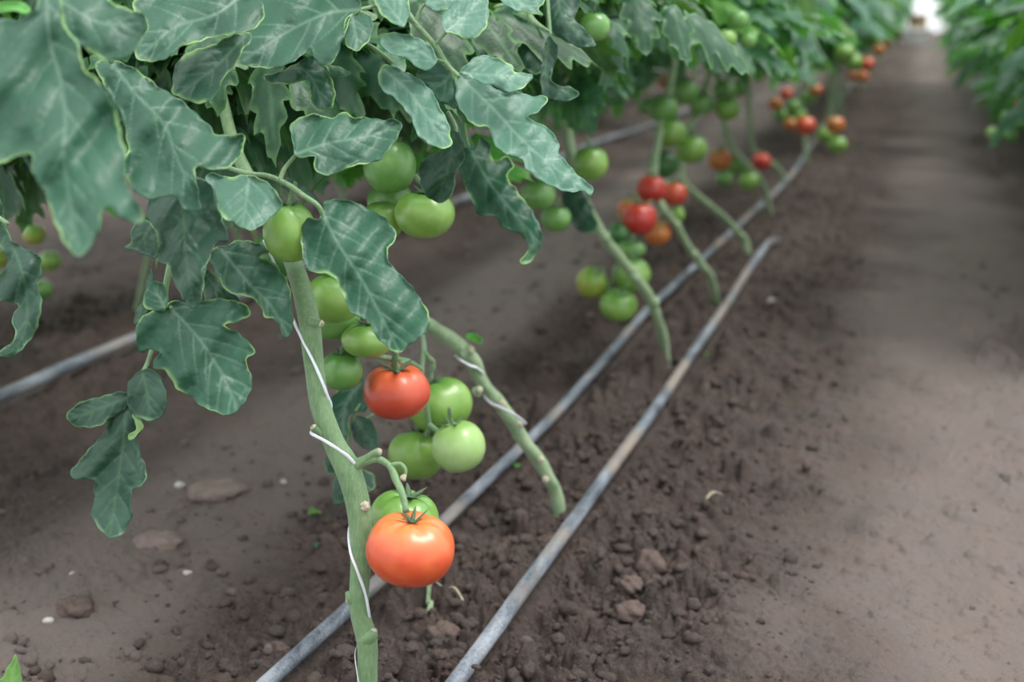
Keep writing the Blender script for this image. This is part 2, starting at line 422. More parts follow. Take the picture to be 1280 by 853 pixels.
# ------------------------------------------------------------------ things at the aisle's end
def aisle_end():
    x, y = -.105, 19.6; z = float(soil_base([x], [y])[0])
    mb = MB(); prof = [(0, 0), (.15, 0), (.165, .02), (.18, .17), (.195, .175), (.195, .19), (.17, .19), (.15, .05), (0, .05)]
    seg = 28; V = []; F = []
    for (r, h) in prof:
        for k in range(seg): V.append((x+r*math.cos(k*2*math.pi/seg), y+r*math.sin(k*2*math.pi/seg), z+h))
    for i in range(len(prof)-1):
        for k in range(seg): F.append((i*seg+k, i*seg+(k+1) % seg, (i+1)*seg+(k+1) % seg, (i+1)*seg+k))
    mb.add(V, F)
    o = mb.build('plastic_tub', [M['whitetub']], loc=(x, y, z)); tag(o, 'white round plastic tub at the far end of the aisle', 'tub')
    mb = MB(); X0, X1, Y0, Y1 = -.24, .02, 21.4, 21.75; z0 = z
    def bx(a, b, c, d, e, f): 
        V = [(p, q, r) for p in (a, b) for q in (c, d) for r in (e, f)]
        mb.add(V, [(0, 1, 3, 2), (4, 6, 7, 5), (0, 4, 5, 1), (2, 3, 7, 6), (0, 2, 6, 4), (1, 5, 7, 3)])
    bx(X0, X1, Y0, Y1, z0, z0+.03); bx(X0, X0+.015, Y0, Y1, z0, z0+.34); bx(X1-.015, X1, Y0, Y1, z0, z0+.34)
    bx(X0, X1, Y0, Y0+.015, z0, z0+.34); bx(X0, X1, Y1-.015, Y1, z0, z0+.34); bx(X0, X1, Y0-.12, Y0, z0+.33, z0+.34)
    o = mb.build('cardboard_box', [M['tan']], loc=(-.11, 21.6, z0)); tag(o, 'tan cardboard box behind the white tub at the aisle end', 'box')
aisle_end()

# ------------------------------------------------------------------ drip irrigation hoses
def hose(pxs, r, label, extra=()):
    pts = []
    for q in pxs:
        p = GS(q[0], q[1], r*.6); pts.append((p[0], p[1], float(soil_base([p[0]], [p[1]])[0])+r*.95+(q[2] if len(q) > 2 else .009)))
    pts = [tuple(e) for e in extra[:1]]+pts+[tuple(e) for e in extra[1:]]
    mb = MB(); mb.tube(pts, r, 16, 0, True, .02, 3, 1.0, 14)
    o = mb.build('irrigation_hose', [M['hose']], loc=pts[1]); tag(o, label, 'hose', 'drip irrigation hoses on the soil')
    return o
hose([(580, 853), (650, 755), (720, 658), (775, 580), (822, 515), (868, 445), (905, 392), (938, 340), (963, 304, .0), (978, 288, -.045)], .0093,
     'dusty grey irrigation hose nearest the aisle, right of the bare stems', [(-.44, .55, .01)])
hose([(350, 853), (415, 793), (480, 733), (530, 688), (580, 638), (640, 580), (700, 520), (760, 452), (812, 392), (862, 345), (925, 285), (985, 228), (1012, 188), (1048, 130), (1078, 90)], .0085,
     'dusty grey irrigation hose running behind the bare stems and under the trusses', [(-.64, .6, .01), (-.5, 20, .01)])
hose([(0, 505), (85, 467), (165, 433), (280, 385), (420, 322), (600, 245), (745, 182), (812, 160), (900, 118)], .0115,
     'pale grey irrigation hose by the far left row, left edge of the picture', [(-1.53, 1.0, .01), (-1.5, 18, .01)])

# ------------------------------------------------------------------ leaf surfaces
def inside(poly, x, y):
    c = np.zeros(x.shape, bool); n = len(poly); j = n-1
    for i in range(n):
        xi, yi = poly[i]; xj, yj = poly[j]
        with np.errstate(divide='ignore', invalid='ignore'):
            t = ((yi > y) != (yj > y)) & (x < (xj-xi)*(y-yi)/(yj-yi+1e-12)+xi)
        c ^= t; j = i
    return c
def segdist(p, a, b):
    ab = b-a; t = np.clip(((p-a) @ ab)/(ab @ ab+1e-12), 0, 1)
    return np.linalg.norm(p-(a+t[:, None]*ab), axis=1), t
def leaf_surface(poly, mid, step, seed=0, serr=.0, nv=6, smooth=4, lateral=.9):
    """poly, mid in any flat unit; returns points, triangles and per-point measures"""
    rs = np.random.RandomState(seed)
    b = resample(crom(poly, smooth, True), step, True)
    if serr:
        nrm = np.roll(b, -1, 0)-np.roll(b, 1, 0); nrm = np.stack([nrm[:, 1], -nrm[:, 0]], 1); nrm /= np.linalg.norm(nrm, axis=1)[:, None]+1e-9
        k = np.arange(len(b)); b = b+nrm*(serr*step*(np.sin(k*.8+rs.rand()*6)+.7*np.sin(k*.37+rs.rand()*6)+.4*(rs.rand(len(b))-.5)))[:, None]
    lo = b.min(0); hi = b.max(0)
    gx = np.arange(lo[0], hi[0], step); gy = np.arange(lo[1], hi[1], step*.866)
    XX, YY = np.meshgrid(gx, gy); XX = XX+(np.arange(len(gy)) % 2)[:, None]*step*.5
    q = np.stack([XX.ravel(), YY.ravel()], 1); q += (rs.rand(*q.shape)-.5)*step*.25
    q = q[inside(b, q[:, 0], q[:, 1])]
    if len(q):
        d = np.linalg.norm(q[:, None]-b[None], axis=2).min(1); q = q[d > step*.6]
    pts = np.vstack([b, q]); nb = len(b)
    res = delaunay_2d_cdt([Vector(p) for p in pts], [(i, (i+1) % nb) for i in range(nb)], [], 1, 1e-6)
    pv = np.array([(v.x, v.y) for v in res[0]]); F = [tuple(f) for f in res[2]]
    if len(F) == 0: raise RuntimeError('leaf empty')
    db = np.linalg.norm(pv[:, None]-b[None], axis=2).min(1)
    m = resample(crom(mid, 6), step*1.5)
    dm = np.full(len(pv), 1e9); tm = np.zeros(len(pv)); side = np.zeros(len(pv)); L = len(m)-1
    for i in range(L):
        d, t = segdist(pv, m[i], m[i+1]); k = d < dm
        ab = m[i+1]-m[i]; cr_ = ab[0]*(pv[:, 1]-m[i][1])-ab[1]*(pv[:, 0]-m[i][0])
        dm = np.where(k, d, dm); tm = np.where(k, (i+t)/L, tm); side = np.where(k, np.sign(cr_), side)
    width = max(dm.max(), 1e-6)
    dv = np.full(len(pv), 1e9)
    for j in range(nv):
        for sd in (-1, 1):
            t0 = (j+.2+.35*(sd > 0)+.45*rs.rand())/(nv+.4); i = min(int(t0*L), L-1); a = m[i]; T = m[i+1]-m[i]; T = T/np.linalg.norm(T)
            Nn = np.array([-T[1], T[0]])*sd; p0 = a.copy(); ang = lateral*(1-.45*t0)*(.8+.4*rs.rand())
            for s_ in range(7):
                dr = T*math.cos(ang)+Nn*math.sin(ang); p1 = p0+dr*width/5.5
                d, _ = segdist(pv, p0, p1); dv = np.minimum(dv, d+s_*step*.12)
                ang *= .93; p0 = p1
    return dict(p=pv, F=F, db=db, dm=dm, t=tm, side=side, dv=dv, w=width, nb=nb)

def relief(L, step_m, cup, quilt, curl, wave, seed, curlw=3.0, unit=1.0):
    """height above the leaf's mean plane, metres; unit = metres per flat unit"""
    rs = np.random.RandomState(seed+99)
    p = L['p']*unit; dm = L['dm']*unit; db = L['db']*unit; dv = np.minimum(L['dv'], L['dm'])*unit; w = L['w']*unit
    h = cup*w*(dm/w)**1.6
    h = h+quilt*(1-np.exp(-dv/(w*.10)))
    k1, k2 = rs.rand(2)*6
    h = h+wave*(np.sin(p[:, 0]*95+k1)*np.sin(p[:, 1]*80+k2)+.5*np.sin(p[:, 0]*180+p[:, 1]*140+k2))
    fx, fy = p[:, 0]*1000/4.5+seed*7.3, p[:, 1]*1000/4.5
    wx = .0015*vnoise(fx*1.3, fy*1.3, seed+3)
    h = h+.13*clods(p[:, 0]+wx+9, p[:, 1]-wx+9, .0085, .9, seed)+.0010*vnoise(fx*.35, fy*.35, seed+5)
    cw = curlw*.001
    e = np.clip(1-db/cw, 0, 1); h = h+curl*e*e*(.45+1.1*np.sin(p[:, 0]*170+k1)*np.sin(p[:, 1]*150+k2))
    return h
def hero(parent, name, poly, mid, d0, slope=(0, .55), cup=-.25, quilt=.0016, curl=.004, wave=.0024, mat='leaf_top', seed=1, step=2.2, label=None, roll=0.0, bend=0.0, nv=6, rim=1.0, serr=.28):
    poly = np.array(poly, float); mid = np.array(mid, float); d0 = DD(d0)
    L = leaf_surface(poly, mid, step, seed, serr, nv)
    un = d0/FPX; c = poly.mean(0)
    h = relief(L, un, cup*.6, quilt*.68, curl*.9, wave*2.3, seed, 3.2, un)
    q = L['p']-c
    dep = d0-(slope[0]*q[:, 0]+slope[1]*q[:, 1])*un-h+bend*(L['t']**2)*.03+roll*L['side']*(L['dm']*un)
    V = C0+(cf+np.outer((L['p'][:, 0]-640)/FPX, cr)-np.outer((L['p'][:, 1]-426.5)/FPX, cu))*dep[:, None]
    F = L['F']
    a, b2, c2 = V[F[0][0]], V[F[0][1]], V[F[0][2]]
    cnt = sum(1 for f in F[:40] if np.cross(V[f[1]]-V[f[0]], V[f[2]]-V[f[0]]) @ cf > 0)
    if cnt > len(F[:40])/2: F = [f[::-1] for f in F]
    vein = np.clip(np.maximum(np.exp(-(L['dm']/1.9)**2)*(1-.5*L['t']), .75*np.exp(-(L['dv']/1.3)**2)), 0, 1)
    rw = rim*np.clip(.9+2.2*vnoise(L['p'][:, 0]/24, L['p'][:, 1]/24, seed), .3, 3.0)
    rimv = np.exp(-(L['db']/rw)**2)*np.clip(.25+2.0*vnoise(L['p'][:, 0]/30, L['p'][:, 1]/30, seed+4)*rim, .05, 1)
    me = mesh(name, V-np.array(parent_world(parent)), F, True, {'vein': vein, 'rim': rimv})
    o = link(name, me, [M[mat], M['leaf_under']], parent)
    so = o.modifiers.new('thickness', 'SOLIDIFY'); so.thickness = .0005; so.offset = -1; so.material_offset = 1; so.material_offset_rim = 0
    if label: o['label'] = label
    return o
def parent_world(o):
    p = np.zeros(3)
    while o is not None: p = p+np.array(o.location); o = o.parent
    return p

# generic leaflets and compound leaves for the canopies
def lobed_outline(Ln, Wd, seed):
    rs = np.random.RandomState(seed); pts = []
    n = 9; ts = np.linspace(0.03, .97, n)
    def wv(t): return Wd*.5*(math.sin(math.pi*min(1, t**.72))**.8)*(1.15-.45*t)
    L = []; R = []
    for k, t in enumerate(ts):
        lob = 1.18 if k % 2 else .74
        L.append((t*Ln+(.04*Ln if k % 2 else 0), wv(t)*lob*(1+.2*(rs.rand()-.5))))
        R.append((t*Ln+(.04*Ln if k % 2 else 0), -wv(t)*lob*(1+.2*(rs.rand()-.5))))
    return [(0, 0)]+L+[(Ln*1.04, 0)]+R[::-1]
def compound_leaf(seed, coarse):
    rs = np.random.RandomState(seed); Vs = []; Fs = []; vein = []; rim = []; mi = []; n = 0
    Ltot = .24+.10*rs.rand()
    def rach(t):
        return np.array([Ltot*(t-.12*t*t), .02*math.sin(t*3+seed), .05*t-.20*t*t*(.8+.1*math.sin(seed*2.1))])
    def add(V, F, ve, ri, m):
        nonlocal n
        Vs.append(V); Fs.extend([tuple(i+n for i in f) for f in F]); vein.append(ve); rim.append(ri); mi.extend([m]*len(F)); n += len(V)
    mb = MB(); mb.tube([rach(t) for t in np.linspace(0, .93, 7)], [.0026, .0022, .0019, .0016, .0014, .0011, .0008], 6, 0, True, 0, 0, 1, 2)
    V = np.vstack(mb.V); add(V, mb.F, np.ones(len(V))*.6, np.zeros(len(V)), 0)
    specs = [(.93, 0, .115, .075)]
    for t, l, w in ((.33, .075, .045), (.60, .098, .060), (.82, .085, .052)):
        for sd in (-1, 1): specs.append((t+.03*(rs.rand()-.5), sd*(.95+.35*rs.rand()), l*(.85+.3*rs.rand()), w*(.85+.3*rs.rand())))
    for t, sd in ((.47, 1), (.47, -1), (.71, 1)): specs.append((t, sd*1.3, .03, .02))
    for j, (t, yaw, l, w) in enumerate(specs):
        L = leaf_surface(np.array(lobed_outline(l, w, seed*13+j)), np.array([(0, 0), (l*.5, .002), (l, 0)]), coarse if l > .04 else coarse*.7, seed+j, 0, 4, 3)
        h = relief(L, 1, -.30-.5*rs.rand(), .0022, .005, .0025, seed+j, 5, 1.0)
        x = L['p'][:, 0]; y = L['p'][:, 1]
        k = 3+9*rs.rand(); ang = x*k; xx = np.sin(ang)/k; zz = -(1-np.cos(ang))/k+h
        pit = .15-.5*rs.rand(); X = xx*math.cos(pit)+zz*math.sin(pit); Z = -xx*math.sin(-pit)+zz*math.cos(pit)
        rl = (rs.rand()-.5)*.9; Y = y*math.cos(rl)-Z*math.sin(rl)*.3; Z = Z+y*math.sin(rl)
        base = rach(t); tg = rach(t+.03)-rach(t-.03); a0 = math.atan2(tg[1], tg[0])+yaw
        off = .012 if abs(yaw) > .1 else 0
        Xw = base[0]+(X+off)*math.cos(a0)-Y*math.sin(a0); Yw = base[1]+(X+off)*math.sin(a0)+Y*math.cos(a0)
        Zw = base[2]+Z+(X*tg[2]/np.linalg.norm(tg)*.8)
        V = np.stack([Xw, Yw, Zw], 1); F = L['F']
        sx_ = sum(np.cross(V[f[1]]-V[f[0]], V[f[2]]-V[f[0]])[2] for f in F[:60])
        if sx_ < 0: F = [f[::-1] for f in F]
        add(V, F, np.clip(np.maximum(np.exp(-(L['dm']/.0015)**2), .6*np.exp(-(L['dv']/.0012)**2)), 0, 1), np.exp(-(L['db']/.0014)**2)*.8, 0)
        if off:
            mb = MB(); e = V[np.argmin(x)]; mb.tube([base, (base+e)/2, e], [.0012, .0011, .0009], 5, 0, True, 0, 0, 1, 1)
            v2 = np.vstack(mb.V); add(v2, mb.F, np.ones(len(v2))*.6, np.zeros(len(v2)), 0)
    V = np.vstack(Vs)
    return mesh('leaf', V, Fs, True, {'vein': np.concatenate(vein), 'rim': np.concatenate(rim)}, mi)
LEAVES = []
for k in range(7):
    me = compound_leaf(200+k, .0052); me.materials.append(M['leaf_bg']); LEAVES.append(me)
LEAVES_BRIGHT = []
for k in range(2):
    me = LEAVES[k*2].copy(); me.materials.clear(); me.materials.append(M['leaf_bright']); LEAVES_BRIGHT.append(me)
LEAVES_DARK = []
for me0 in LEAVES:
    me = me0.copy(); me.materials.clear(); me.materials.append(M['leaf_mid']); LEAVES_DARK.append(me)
KEY = []
for me in LEAVES:
    co = np.empty(len(me.vertices)*3, np.float32); me.vertices.foreach_get('co', co); co = co.reshape(-1, 3); KEY.append(co[::23].astype(float))

FOL_Y = np.array([(0, 290), (60, 305), (110, 300), (200, 340), (320, 330), (360, 280), (430, 250), (500, 235), (560, 205), (620, 185), (690, 165), (740, 190), (780, 165), (800, 118), (830, 108), (870, 104), (925, 104), (935, 130), (960, 110), (1020, 112), (1080, 78), (1130, 48), (1146, 20), (1147, -60), (1158, -60), (1160, 30), (1175, 75), (1205, 140), (1240, 190), (1280, 225), (1500, 300)], float)
def fol_ok(pts, dmin):
    x, y, d = proj(pts)
    if (d < .3).any(): return (d < .3).all()
    inf = (x > -60) & (x < 1340) & (y > -40)
    if not inf.any(): return True
    if (d[inf] < dmin).any(): return False
    return bool((y[inf] < np.interp(x[inf], FOL_Y[:, 0], FOL_Y[:, 1])).all())
def rotm(az, pit, roll):
    return np.array((Matrix.Rotation(az, 3, 'Z') @ Matrix.Rotation(-pit, 3, 'Y') @ Matrix.Rotation(roll, 3, 'X')))
def add_leaves(plant, path, n, dmin=1.45, zmin=.35, seed=0, bright=.06, smin=.8, tries=14):
    """path: function s in 0..1 -> point of the vine"""
    rs = random.Random(seed); base = np.array(plant.location); made = 0
    for i in range(n):
        for k in range(tries):
            s = rs.random(); q = path(s)
            if q[2] < zmin: continue
            az = rs.random()*2*math.pi; pit = .75-1.3*rs.random(); rl = (rs.random()-.5)*.8; v = rs.randrange(len(LEAVES)); sc = smin+.4*rs.random()
            R = rotm(az, pit, rl)
            pts = q+(KEY[v]*sc) @ R.T
            if pts[:, 2].min() < .10: continue
            if fol_ok(pts, dmin):
                me = LEAVES[v] if rs.random() > bright else LEAVES_BRIGHT[v % 2]
                o = bpy.data.objects.new('leaf', me); COL.objects.link(o); o.parent = plant
                o.location = Vector(q-base); o.rotation_euler = Matrix(R.tolist()).to_euler(); o.scale = (sc,)*3
                made += 1; break
    return made
def fill_leaves(plant, box, n, seed, mats=None, ymax=None, zoff=0, bright=.04, smin=.7):
    """leaves hanging inside a block of the canopy; box = pixel x range, pixel y range, distance range"""
    rs = random.Random(seed); base = np.array(plant.location); made = 0
    for i in range(n):
        for k in range(40):
            q = P(rs.uniform(*box[0]), rs.uniform(*box[1]), rs.uniform(*box[2]))
            az = rs.random()*2*math.pi; pit = .3-1.3*rs.random(); rl = (rs.random()-.5)*1.0; v = rs.randrange(len(LEAVES)); sc = smin+.35*rs.random()
            R = rotm(az, pit, rl); pts = q+(KEY[v]*sc) @ R.T; x, y, d = proj(pts)
            if d.min() < DD(box[2][0])-.02: continue
            if (y > np.interp(x, *ymax)).any(): continue
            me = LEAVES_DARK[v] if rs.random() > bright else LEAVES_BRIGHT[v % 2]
            o = bpy.data.objects.new('leaf', me); COL.objects.link(o); o.parent = plant
            o.location = Vector(q-base); o.rotation_euler = Matrix(R.tolist()).to_euler(); o.scale = (sc,)*3
            made += 1; break
    return made

# ------------------------------------------------------------------ stems of the foreground plants (pixel paths at their own distance)
def px_path(L):
    return np.array([P(a, b, d) for a, b, d, *_ in L])
def plant_root(px, py, label, group=None, loc=None):
    p = GS(px, py) if loc is None else np.array(loc)
    o = empty('tomato_plant', Vector(p)); tag(o, label, 'tomato plant', group); return o

GROW = 'tomato plants of the middle row'
# first plant
p1 = plant_root(459, 955, 'nearest tomato plant with thick green stem, white twine and big blurred leaves at upper left', GROW)
S1 = [(262, -60, 1.42, .0050), (268, 60, 1.38, .0052), (279, 130, 1.36, .0055), (300, 200, 1.33, .006), (345, 280, 1.27, .007), (371, 342, 1.165, .0078), (386, 400, 1.14, .0086), (392, 450, 1.137, .0080), (400, 505, 1.135, .0082),
      (418, 555, 1.133, .0086), (436, 590, 1.132, .0105), (449, 640, 1.132, .0094), (451, 700, 1.133, .0082), (449, 760, 1.134, .0080), (459, 805, 1.136, .0082), (459, 860, 1.14, .0084)]
S1p = np.vstack([px_path(S1), np.array(p1.location)-np.array([0, 0, .03])]); S1r = [q[3]*1.12 for q in S1]+[.0115]
mb = MB(); mb.tube(S1p, S1r, 20, 0, True, .035, 1)
mb.build('stem', [M['stem']], p1)
def hairs(parent, path, rads, n, ln, seed):
    rs = np.random.RandomState(seed); c = crom(np.hstack([path, np.array(rads)[:, None]]), 8); V = []; F = []
    for i in range(n):
        k = rs.randint(len(c)-1); t = rs.rand(); p = c[k]*(1-t)+c[k+1]*t; T = c[k+1][:3]-c[k][:3]; T /= np.linalg.norm(T)
        a = rs.randn(3); a -= T*(a @ T); a /= np.linalg.norm(a); l = ln*(.5+rs.rand()); b0 = p[:3]+a*p[3]*.98; tip = b0+a*l+T*(rs.rand()-.5)*l*.6
        sd = T*.00009; s2 = np.cross(T, a)*.00009; m_ = len(V)
        V += [b0+sd, b0-sd*.5+s2, b0-sd*.5-s2, tip]; F += [(m_, m_+1, m_+3), (m_+1, m_+2, m_+3), (m_+2, m_, m_+3)]
    mb = MB(); mb.add(V, F); o = mb.build('stem_hairs', [M['scar']], parent); o['kind'] = 'stuff'
hairs(p1, S1p[4:], S1r[4:], 5000, .0011, 5)
def stub(parent, a, b, d, r=.004, mat='stem', name='leaf_stub', lab=None):
    """short pruned side branch from pixel a to pixel b, pale cut at its end"""
    A = P(a[0], a[1], d); B = P(b[0], b[1], d-.006)
    mb = MB(); mb.tube([A, A*.6+B*.4, B], [r*1.5, r*1.05, r*.95], 12, 0, True, .04, 3)
    T = B-A; T = T/np.linalg.norm(T)
    mb.tube([B-T*.0004, B+T*.0007], [r*.9, r*.8], 12, 1, True, .12, 5)
    mb.tube([B+T*.0004, B+T*.0010], [r*.35, r*.25], 8, 0, True, .1, 6)
    o = mb.build(name, [M[mat], M['cut']], parent)
    if lab: o['label'] = lab
    return o
stub(p1, (388, 403), (402, 405), 1.133, .0036, lab='pruned side shoot with pale hollow end')
stub(p1, (405, 545), (391, 534), 1.132, .0034)
def scar(parent, px, py, d, r, lab=None, seed=3):
    mb = MB(); c = P(px, py, d); mb.blob(c, r, 0, seed, .5, 14, 10, (1, .8, 1.1)); 
    for k in range(5):
        a = k*1.3; mb.blob(c+np.array([math.cos(a)*r*.6, -.3*r, math.sin(a)*r*.6]), r*.45, 0, seed+k, .6, 8, 6)
    o = mb.build('leaf_scar', [M['scar']], parent)
    if lab: o['label'] = lab
scar(p1, 456, 633, 1.124, .0042, 'pale corky leaf scar')
scar(p1, 436, 750, 1.131, .0030, seed=8)
mb = MB(); mb.tube([P(455, 800, 1.135), P(463, 796, 1.130), P(467, 788, 1.129)], [.008, .0062, .0040], 14, 0, True, .06, 2)
mb.tube([P(467, 789, 1.129), P(467.6, 787, 1.1285)], [.0034, .003], 12, 1, True, .12, 5)
mb.build('node_knob', [M['stem'], M['scar']], p1)
mb = MB(); mb.tube([P(447, 755, 1.134), P(439, 748, 1.132), P(435, 740, 1.131)], [.007, .005, .0028], 12, 0, True, .05, 2)
mb.build('node_knob', [M['stem']], p1)
# fruit stalk of the lowest truss
mb = MB()
mb.tube([P(440, 584, 1.130), P(455, 576, 1.126), P(466, 568, 1.122), P(474, 565, 1.120)], [.0068, .0042, .0032, .0036], 14, 0, True, .04, 1)
mb.tube([P(473, 565.4, 1.1205), P(475, 564.6, 1.1195)], [.0034, .003], 12, 1, True, .1, 1)
mb.tube([P(455, 577, 1.126), P(472, 574, 1.123), P(487, 583, 1.119), (P(495, 600, 1.114)), P(503, 618, 1.108), P(508, 640, 1.101)], [.0042, .0034, .0030, .0034, .0030, .0032], 14, 0, True, .05, 1)
mb.tube([P(486, 583, 1.119), P(500, 580, 1.117), P(507, 588, 1.116), P(506, 598, 1.115)], [.0022, .0018, .0017, .0011], 10, 0, True, .08, 4)
mb.blob(P(505, 598, 1.114), .0030, 1, 4, .9, 8, 6)
mb.build('truss_stalk', [M['stem'], M['dry']], p1)

# white twine on the first stem
def twine(segs, w, label, loc):
    mb = MB()
    for L in segs:
        pts = np.array([P(a, b, d) for a, b, d in L])
        mb.tube(pts, w, 6, 0, True, .12, 2, .28, 6)
    o = mb.build('twine', [M['twine']], loc=loc); tag(o, label, 'twine', 'white training twine'); return o
twine([[(330, 300, 1.16), (352, 352, 1.145), (365, 396, 1.135), (378, 425, 1.131), (393, 455, 1.126), (403, 478, 1.125), (409, 494, 1.130), (414, 510, 1.140), (409, 525, 1.148), (396, 534, 1.140), (388, 541, 1.128), (405, 551, 1.122), (424, 563, 1.120), (437, 573, 1.121), (449, 590, 1.130), (452, 615, 1.145), (445, 640, 1.146), (437, 662, 1.136), (438, 690, 1.126), (447, 715, 1.123), (456, 740, 1.123), (461, 766, 1.128), (462, 785, 1.142), (452, 800, 1.148), (444, 815, 1.138), (446, 840, 1.128), (452, 868, 1.128), (462, 885, 1.133)]],
      .0016, 'flat white twine wound around the nearest thick stem', Vector(P(438, 690, 1.126)))

# second plant
p2 = plant_root(703, 641, 'tomato plant with knobbly pruned stem rising leftwards behind the front fruit', GROW)
S2 = [(330, 120, 1.66, .006), (360, 240, 1.70, .0075), (430, 330, 1.76, .008), (500, 385, 1.80, .0085), (545, 412, 1.84, .0098), (570, 430, 1.85, .0102), (590, 450, 1.86, .0105), (603, 478, 1.87, .0088), (622, 502, 1.88, .0090), (641, 528, 1.89, .0095), (655, 552, 1.90, .0088), (672, 574, 1.92, .0094), (686, 597, 1.93, .0085), (697, 625, 1.945, .0088)]
S2p = np.vstack([px_path(S2), np.array(p2.location)-np.array([0, 0, .05])])
mb = MB(); mb.tube(S2p, [q[3] for q in S2]+[.010], 18, 0, True, .07, 12, 1, 8); mb.build('stem', [M['stem_dusty']], p2)
stub(p2, (580, 442), (590, 437), 1.85, .0065, 'stem_dusty', lab='pruned stub with pale cut end')
stub(p2, (596, 490), (600, 487), 1.862, .005, 'stem_dusty')
for (x, y, d) in ((628, 505, 1.87), (650, 531, 1.885), (676, 575, 1.905), (682, 600, 1.92)):
    scar(p2, x, y, d, .0042, seed=int(x))
hero(p2, 'leaflet', [(592, 428), (583, 424), (585, 417), (595, 418), (603, 423), (601, 429)], [(586, 424), (601, 425)], 1.84, (0, .3), mat='leaf_bright', step=2, nv=2, seed=3)
twine([[(569, 444, 1.862), (576, 450, 1.842), (588, 457, 1.842), (598, 461, 1.85), (610, 475, 1.875), (604, 490, 1.88), (612, 503, 1.868), (628, 511, 1.866), (645, 520, 1.868), (657, 530, 1.88)]],
      .0020, 'white twine crossing the knobbly second stem', Vector(P(590, 457, 1.842)))

def simple_stem(root, L, rs_, seed, mat='stem_dusty', knots=()):
    pts = np.vstack([px_path([(a, b, d) for a, b, d in L]), np.array(root.location)-np.array([0, 0, .05])])
    mb = MB(); mb.tube(pts, rs_, 14, 0, True, .08, seed, 1, 7)
    for i, (x, y, d) in enumerate(knots): mb.blob(P(x, y, d), rs_*1.15, 0, seed+i, .4, 8, 6)
    return mb.build('stem', [M[mat]], root)
p3 = plant_root(836, 459, 'third tomato plant, bare stem ending by the hose beside four green tomatoes', GROW)
simple_stem(p3, [(690, -30, 2.45), (704, 60, 2.42), (708, 150, 2.42), (716, 205, 2.43), (730, 250, 2.45), (752, 292, 2.48), (773, 320, 2.50), (793, 345, 2.53), (812, 372, 2.57), (822, 400, 2.61), (830, 428, 2.66)], .0092, 3, knots=((757, 297, 2.475), (795, 347, 2.52), (818, 378, 2.57)))
p4 = plant_root(899, 374, 'fourth tomato plant, bare stem under the three red tomatoes', GROW)
simple_stem(p4, [(850, -30, 3.3), (842, 80, 3.3), (826, 160, 3.28), (818, 215, 3.15), (826, 256, 3.05), (845, 282, 3.10), (860, 308, 3.14), (876, 330, 3.20), (890, 350, 3.25)], .0088, 5, knots=((847, 283, 3.08), (868, 318, 3.15)))
p5 = plant_root(938, 317, 'fifth tomato plant, bare stem arching down below a cluster of green tomatoes', GROW)
simple_stem(p5, [(900, -30, 3.9), (890, 80, 3.8), (866, 150, 3.7), (854, 190, 3.64), (852, 222, 3.62), (868, 242, 3.65), (886, 256, 3.69), (905, 272, 3.74), (922, 290, 3.80), (932, 303, 3.83)], .0092, 6)
p6 = plant_root(966, 268, 'sixth tomato plant, bare stem beside a single small red tomato', GROW)
simple_stem(p6, [(880, -30, 4.2), (895, 80, 4.2), (905, 150, 4.22), (915, 185, 4.25), (932, 205, 4.3), (948, 222, 4.38), (958, 245, 4.45)], .0095, 7)
p7 = plant_root(992, 232, 'seventh tomato plant, short bare stem between red tomato and bent hose', GROW)
simple_stem(p7, [(930, -20, 4.95), (935, 100, 4.95), (940, 180, 4.98), (958, 200, 5.05), (975, 214, 5.12)], .0095, 8)

def up_path(base, lean=(0, 0), z0=.1, z1=1.25, amp=.10, ph=0.0):
    b = np.array(base, float)
    def f(s):
        z = z0+(z1-z0)*s
        return np.array([b[0]+lean[0]*s+amp*math.sin(s*5+ph), b[1]+lean[1]*s+amp*math.cos(s*4+ph), b[2]+z])
    return f
def stem_path_fn(px, zadd=.65):
    """follow a foreground stem, then carry on upwards above the frame"""
    pts = np.asarray(px)[::-1]; top = pts[-1]
    ext = [top+np.array([.02*k, .03*k, zadd*k/4]) for k in range(1, 5)]
    q = resample(crom(np.vstack([pts, ext]), 4), .02)
    def f(s): return q[min(len(q)-1, int(s*len(q)))]+np.array([0, 0, 0])
    return f
def full_stem(root, path, r, seed, mat='stem_dusty', s0=0.0):
    pts = [np.array(root.location)-np.array([0, 0, .05])]+[path(s) for s in np.linspace(s0, 1, 9)]
    mb = MB(); mb.tube(pts, r, 8, 0, True, .06, seed, 1, 3); mb.build('stem', [M[mat]], root)

# canopy of the first seven plants
f1 = stem_path_fn(S1p, .5); f2 = stem_path_fn(S2p, .5)
print('leaves', add_leaves(p1, lambda s: f1(.5+.5*s)+np.array([-.05, .22, .02]), 60, 1.50, .45, 1, .04, .8, 60),
      add_leaves(p2, lambda s: f2(.45+.55*s)+np.array([-.03, .05, .0]), 75, 1.56, .42, 2, .08, .8, 60))
for i, (pp, x0, x1, zt) in enumerate(((p3, 690, 2.45, 0), (p4, 790, 3.0, 0), (p5, 850, 3.6, 0), (p6, 880, 4.2, 0), (p7, 930, 4.95, 0))):
    t = P(x0, -20, x1); b = np.array([t[0], t[1], 0])
    print(add_leaves(pp, up_path(b, (.02, .05), .42, 1.02, .05, i*1.7), 66, 1.6, .4, 30+i, .05, .85, 30))
    mb = MB(); mb.tube([t, t+np.array([.01, .02, .25]), t+np.array([.02, .03, .5])], [.008, .006, .004], 8, 0, True, 0, 1, 1, 3); mb.build('vine_top', [M['stem']], pp)

